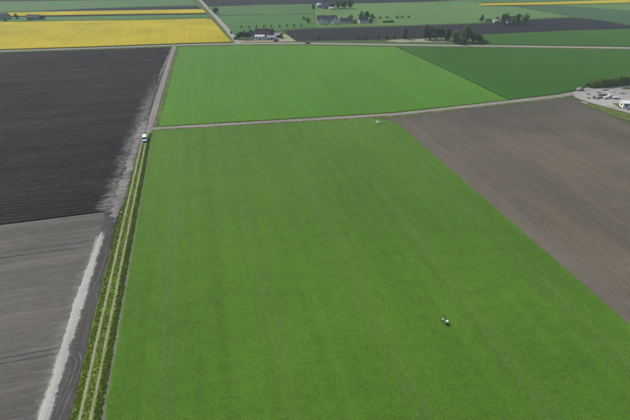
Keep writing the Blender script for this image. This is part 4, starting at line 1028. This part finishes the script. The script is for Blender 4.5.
# ------------------------------------------------------------------ white multirotor at the field corner
def rotor_craft():
    u, v = P(377.4, 123.2, .3); t = empty('field_drone', (u, v, .26), R_(28)); t.scale = (1.2,) * 3; tag(t, 'small white craft with crossed arms at the wheat corner', 'drone')
    bm = bmesh.new(); bmesh.ops.create_icosphere(bm, subdivisions=3, radius=1)
    for q in bm.verts: q.co = Vector((q.co.x * .5, q.co.y * .34, q.co.z * .24 + .6))
    obj('body', bm, M['white'], t, True)
    box('tank', M['lamp_clear'], t, -.3, .3, -.25, .25, .12, .42, bev=.05)
    for k in range(4):
        a = math.pi / 4 + k * math.pi / 2; e = Vector((math.cos(a) * 1.5, math.sin(a) * 1.5, .66))
        bm = bmesh.new(); tube(bm, [(math.cos(a) * .3, math.sin(a) * .3, .62), e], .07, 8); arm = obj('arm', bm, M['white'], t)
        bm = bmesh.new(); tube(bm, [e - Vector((0, 0, .08)), e + Vector((0, 0, .14))], .1, 10); obj('motor', bm, M['black'], arm)
        bm = bmesh.new(); d = Vector((math.cos(a + .7 + k), math.sin(a + .7 + k), 0)); nrm = Vector((-d.y, d.x, 0)) * .07
        vs = [bm.verts.new(e + Vector((0, 0, zz)) + d * r + nrm * s_ * wv) for zz in (.15, .165) for r, s_, wv in ((-.72, -1, .5), (.72, -1, .5), (.72, 1, .5), (-.72, 1, .5))]
        for f in ((3, 2, 1, 0), (4, 5, 6, 7), (0, 1, 5, 4), (1, 2, 6, 5), (2, 3, 7, 6), (3, 0, 4, 7)): bm.faces.new([vs[i] for i in f])
        obj('rotor', bm, M['bag'], arm)
    for s_ in (-1, 1):
        bm = bmesh.new(); tube(bm, [(-.55, s_ * .5, .02), (.55, s_ * .5, .02)], .03, 6); tube(bm, [(-.3, s_ * .5, .02), (-.2, s_ * .3, .5)], .025, 6); tube(bm, [(.3, s_ * .5, .02), (.2, s_ * .3, .5)], .025, 6)
        obj('skid', bm, M['white'], t)
rotor_craft()

# ------------------------------------------------------------------ things in the gravel yard
def pallet_stack(label, x, y, n, rot, load=None):
    u, v = P(x, y); t = empty('pallet_stack', (u, v, .11), rot - YAW); tag(t, label, 'pallets')
    for k in range(n):
        z = k * .15; bm = bmesh.new()
        for i in range(5): bx(bm, -.6, .6, -.5 + i * .225, -.4 + i * .225, z + .11, z + .135)
        for i in range(3): bx(bm, -.6 + i * .55, -.5 + i * .55, -.5, .5, z, z + .108)
        obj('pallet', bm, M['wood'], t)
pallet_stack('taller stack of wooden pallets at the left end of the yard stores', 593.6, 98.6, 10, R_(10))
pallet_stack('lower stack of wooden pallets behind the yard stores', 588, 94.6, 4, R_(30))
def bag(label, x, y, s=1.0, hh=1.1):
    u, v = P(x, y); t = empty('bulk_bag', (u, v, .11), random.uniform(0, 1.5)); tag(t, label, 'bulk bag', 'white bulk bags in the gravel yard')
    bm = bmesh.new(); bmesh.ops.create_cube(bm, size=1); bmesh.ops.subdivide_edges(bm, edges=bm.edges[:], cuts=4, use_grid_fill=True)
    for q in bm.verts:
        c = q.co.copy(); r = 1 + .22 * (1 - (2 * c.z) ** 2) - .18 * max(0, 2 * max(abs(c.x), abs(c.y)) - .6) * (abs(c.x * c.y) > .1)
        q.co = Vector((c.x * s * r, c.y * s * r, (c.z + .5) * hh + .05 * math.sin(c.x * 9) * (c.z > .4)))
    obj('sack', bm, M['bag'], t, True)
    for sx in (-1, 1):
        for sy in (-1, 1):
            bm = bmesh.new(); tube(bm, [(sx * .42 * s, sy * .3 * s, hh * .9), (sx * .4 * s, sy * .38 * s, hh * 1.15), (sx * .3 * s, sy * .42 * s, hh * .9)], .025, 5); obj('loop', bm, M['bag'], t)
bag('white bulk bag standing next to the pallet stack', 595.6, 98.8, 1.3, 1.4)
bag('left white bulk bag in front of the grey green piles', 604.4, 98.8, 1.3, 1.1)
bag('middle white bulk bag in front of the grey green piles', 606.8, 98.6, 1.3, 1.4)
bag('biggest white bulk bag at the right end of the piles', 609.4, 97.6, 1.8, 1.8)
bag('small white bulk bag between big bag and white trailer', 612, 97.4, 1.1, .9)
def pile(label, x, y, L, W, hh, rot):
    u, v = P(x, y); t = empty('covered_pile', (u, v, .1), rot - YAW); tag(t, label, 'pile')
    nx, ny = 22, 12; V = []
    X, Y = np.meshgrid(np.linspace(-1, 1, nx), np.linspace(-1, 1, ny), indexing='ij')
    Z = hh * np.clip(1 - np.abs(X) ** 3, 0, 1) * np.clip(1 - np.abs(Y) ** 2, 0, 1) ** .7 * (.75 + .5 * fbm(X * 3 + x, Y * 2)) - .03
    me = mesh_np('cover', np.stack([X * L / 2, Y * W / 2, Z], -1).reshape(-1, 3), (lambda i: np.stack([i[:-1, :-1], i[1:, :-1], i[1:, 1:], i[:-1, 1:]], -1).reshape(-1, 4))(np.arange(nx * ny).reshape(nx, ny)))
    link_mesh('cover', me, M['tarp'], t)
    for k in range(5):
        bm = bmesh.new(); q = Vector(((-.7 + .35 * k) * L / 2, -.55 * W / 2, hh * .5)); tube(bm, [q + Vector((0, 0, -.05)), q + Vector((0, 0, .18))], .32, 12); obj('weight_tyre', bm, M['rubber'], t)
pile('grey green covered pile in the middle of the yard stores', 600.4, 98.0, 5.5, 2.4, 1.1, R_(2))
pile('longer grey green covered pile behind the white bags', 602.4, 95.4, 6.5, 2.2, 1.1, R_(-2))
for k, (x, y, L, W, hh, lab, mm) in enumerate([
    (597.5, 92.6, 5, 3, .9, 'pale gravel heap behind the yard stores', 'yard'), (611.5, 92.0, 7, 3, .8, 'long pale heap in the middle of the yard', 'chalk'),
    (621, 93.6, 6, 3.4, 1.0, 'pale heap between trailer and hedge', 'yard'), (626, 88.6, 7, 2.6, .8, 'green tinged heap under the tall hedge', 'verge'),
    (605.5, 90.4, 6, 2.2, .6, 'brownish earth heap close to the hedge', 'dirt'), (588.6, 98.2, 3.4, 1.8, .5, 'small brown heap left of the pallets', 'dirt')]):
    u, v = P(x, y); t = empty('gravel_heap', (u, v, .1), -YAW + R_(7 * k - 15)); tag(t, lab, 'heap')
    nx, ny = 26, 16; X, Y = np.meshgrid(np.linspace(-1, 1, nx), np.linspace(-1, 1, ny), indexing='ij')
    r2 = np.clip(1 - X ** 2 * (.8 + .5 * vnoise(X * 2 + x, Y * 2)) - Y ** 2, 0, 1)
    Z = hh * r2 * (.55 + .9 * fbm(X * 2.5 + x, Y * 1.5)) - .03
    me = mesh_np('heap', np.stack([X * L / 2, Y * W / 2, Z], -1).reshape(-1, 3), (lambda i: np.stack([i[:-1, :-1], i[1:, :-1], i[1:, 1:], i[:-1, 1:]], -1).reshape(-1, 4))(np.arange(nx * ny).reshape(nx, ny)))
    link_mesh('heap', me, M[mm], t)
def trailer():
    u, v = P(616, 98.6); t = empty('flat_trailer', (u, v, .11), -YAW + R_(6)); tag(t, 'low white flat trailer with drawbar pointing right', 'trailer')
    box('deck', M['white'], t, -2.2, 1.6, -.95, .95, .62, .78)
    for s_ in (-1, 1):
        box('side_board', M['white'], t, -2.2, 1.6, s_ * .95 - (.06 if s_ > 0 else 0), s_ * .95 + (.06 if s_ < 0 else 0), .785, 1.05)
        bm = bmesh.new(); tube(bm, [(-.4, s_ * .97, .32), (-.4, s_ * 1.15, .32)], .32, 16); wh = obj('wheel', bm, M['rubber'], t)
        bm = bmesh.new(); tube(bm, [(-.4, s_ * 1.151, .32), (-.4, s_ * 1.165, .32)], .18, 12); obj('rim', bm, M['steel'], wh)
        bm = bmesh.new(); tube(bm, [(1.6, s_ * .8, .66), (3.2, 0, .55)], .06, 6); obj('drawbar', bm, M['white'], t)
    box('headboard', M['white'], t, -2.26, -2.202, -.95, .95, .62, 1.25)
trailer()
def slab_thing(name, label, x, y, L, W, hh, rot, m, cat):
    u, v = P(x, y); bm = bmesh.new(); bx(bm, -L / 2, L / 2, -W / 2, W / 2, 0, hh)
    bmesh.ops.subdivide_edges(bm, edges=bm.edges[:], cuts=2, use_grid_fill=True)
    for q in bm.verts: q.co += Vector((random.uniform(-.05, .05), random.uniform(-.05, .05), random.uniform(-.03, .03) if q.co.z > .1 else 0))
    bmesh.ops.bevel(bm, geom=[e for e in bm.edges if e.calc_face_angle(0) > .8], offset=.03, segments=1, affect='EDGES')
    o = obj(name, bm, m); o.location = (u, v, .1); o.rotation_euler = (0, 0, rot - YAW); tag(o, label, cat)
slab_thing('concrete_slab', 'long pale concrete slab at the yard corner by the brown field', 583.8, 103.2, 3.6, 1.0, .35, R_(-38), M['concrete'], 'slab')
def stone(label, x, y, s):
    u, v = P(x, y); bm = bmesh.new(); bmesh.ops.create_icosphere(bm, subdivisions=2, radius=s)
    for q in bm.verts: q.co = Vector((q.co.x * 1.2, q.co.y, max(-.1, q.co.z * .7))) * (1 + random.uniform(-.14, .14))
    o = obj('stone', bm, M['concrete']); o.location = (u, v, .55); tag(o, label, 'stone', 'pale stones beside the track')
stone('pale stone on the rough soil halfway along the track', 129.6, 181.5, .34)
stone('pale stone at the lower end of the rough soil', 121.2, 213.5, .3)

# ------------------------------------------------------------------ air
bm = bmesh.new(); bx(bm, -6300, 6300, -6300, 6300, -1.2, 82)
hz = obj('haze', bm, None); hm = bpy.data.materials.new('haze'); hm.use_nodes = True
hm.node_tree.nodes.clear(); ho = hm.node_tree.nodes.new('ShaderNodeOutputMaterial'); pv = hm.node_tree.nodes.new('ShaderNodeVolumePrincipled')
pv.inputs['Color'].default_value = (.80, .88, .97, 1); pv.inputs['Density'].default_value = .00018
hm.node_tree.links.new(pv.outputs[0], ho.inputs['Volume']); hz.data.materials.append(hm)
tag(hz, 'thin pale air haze over the fields', 'haze', kind='stuff')
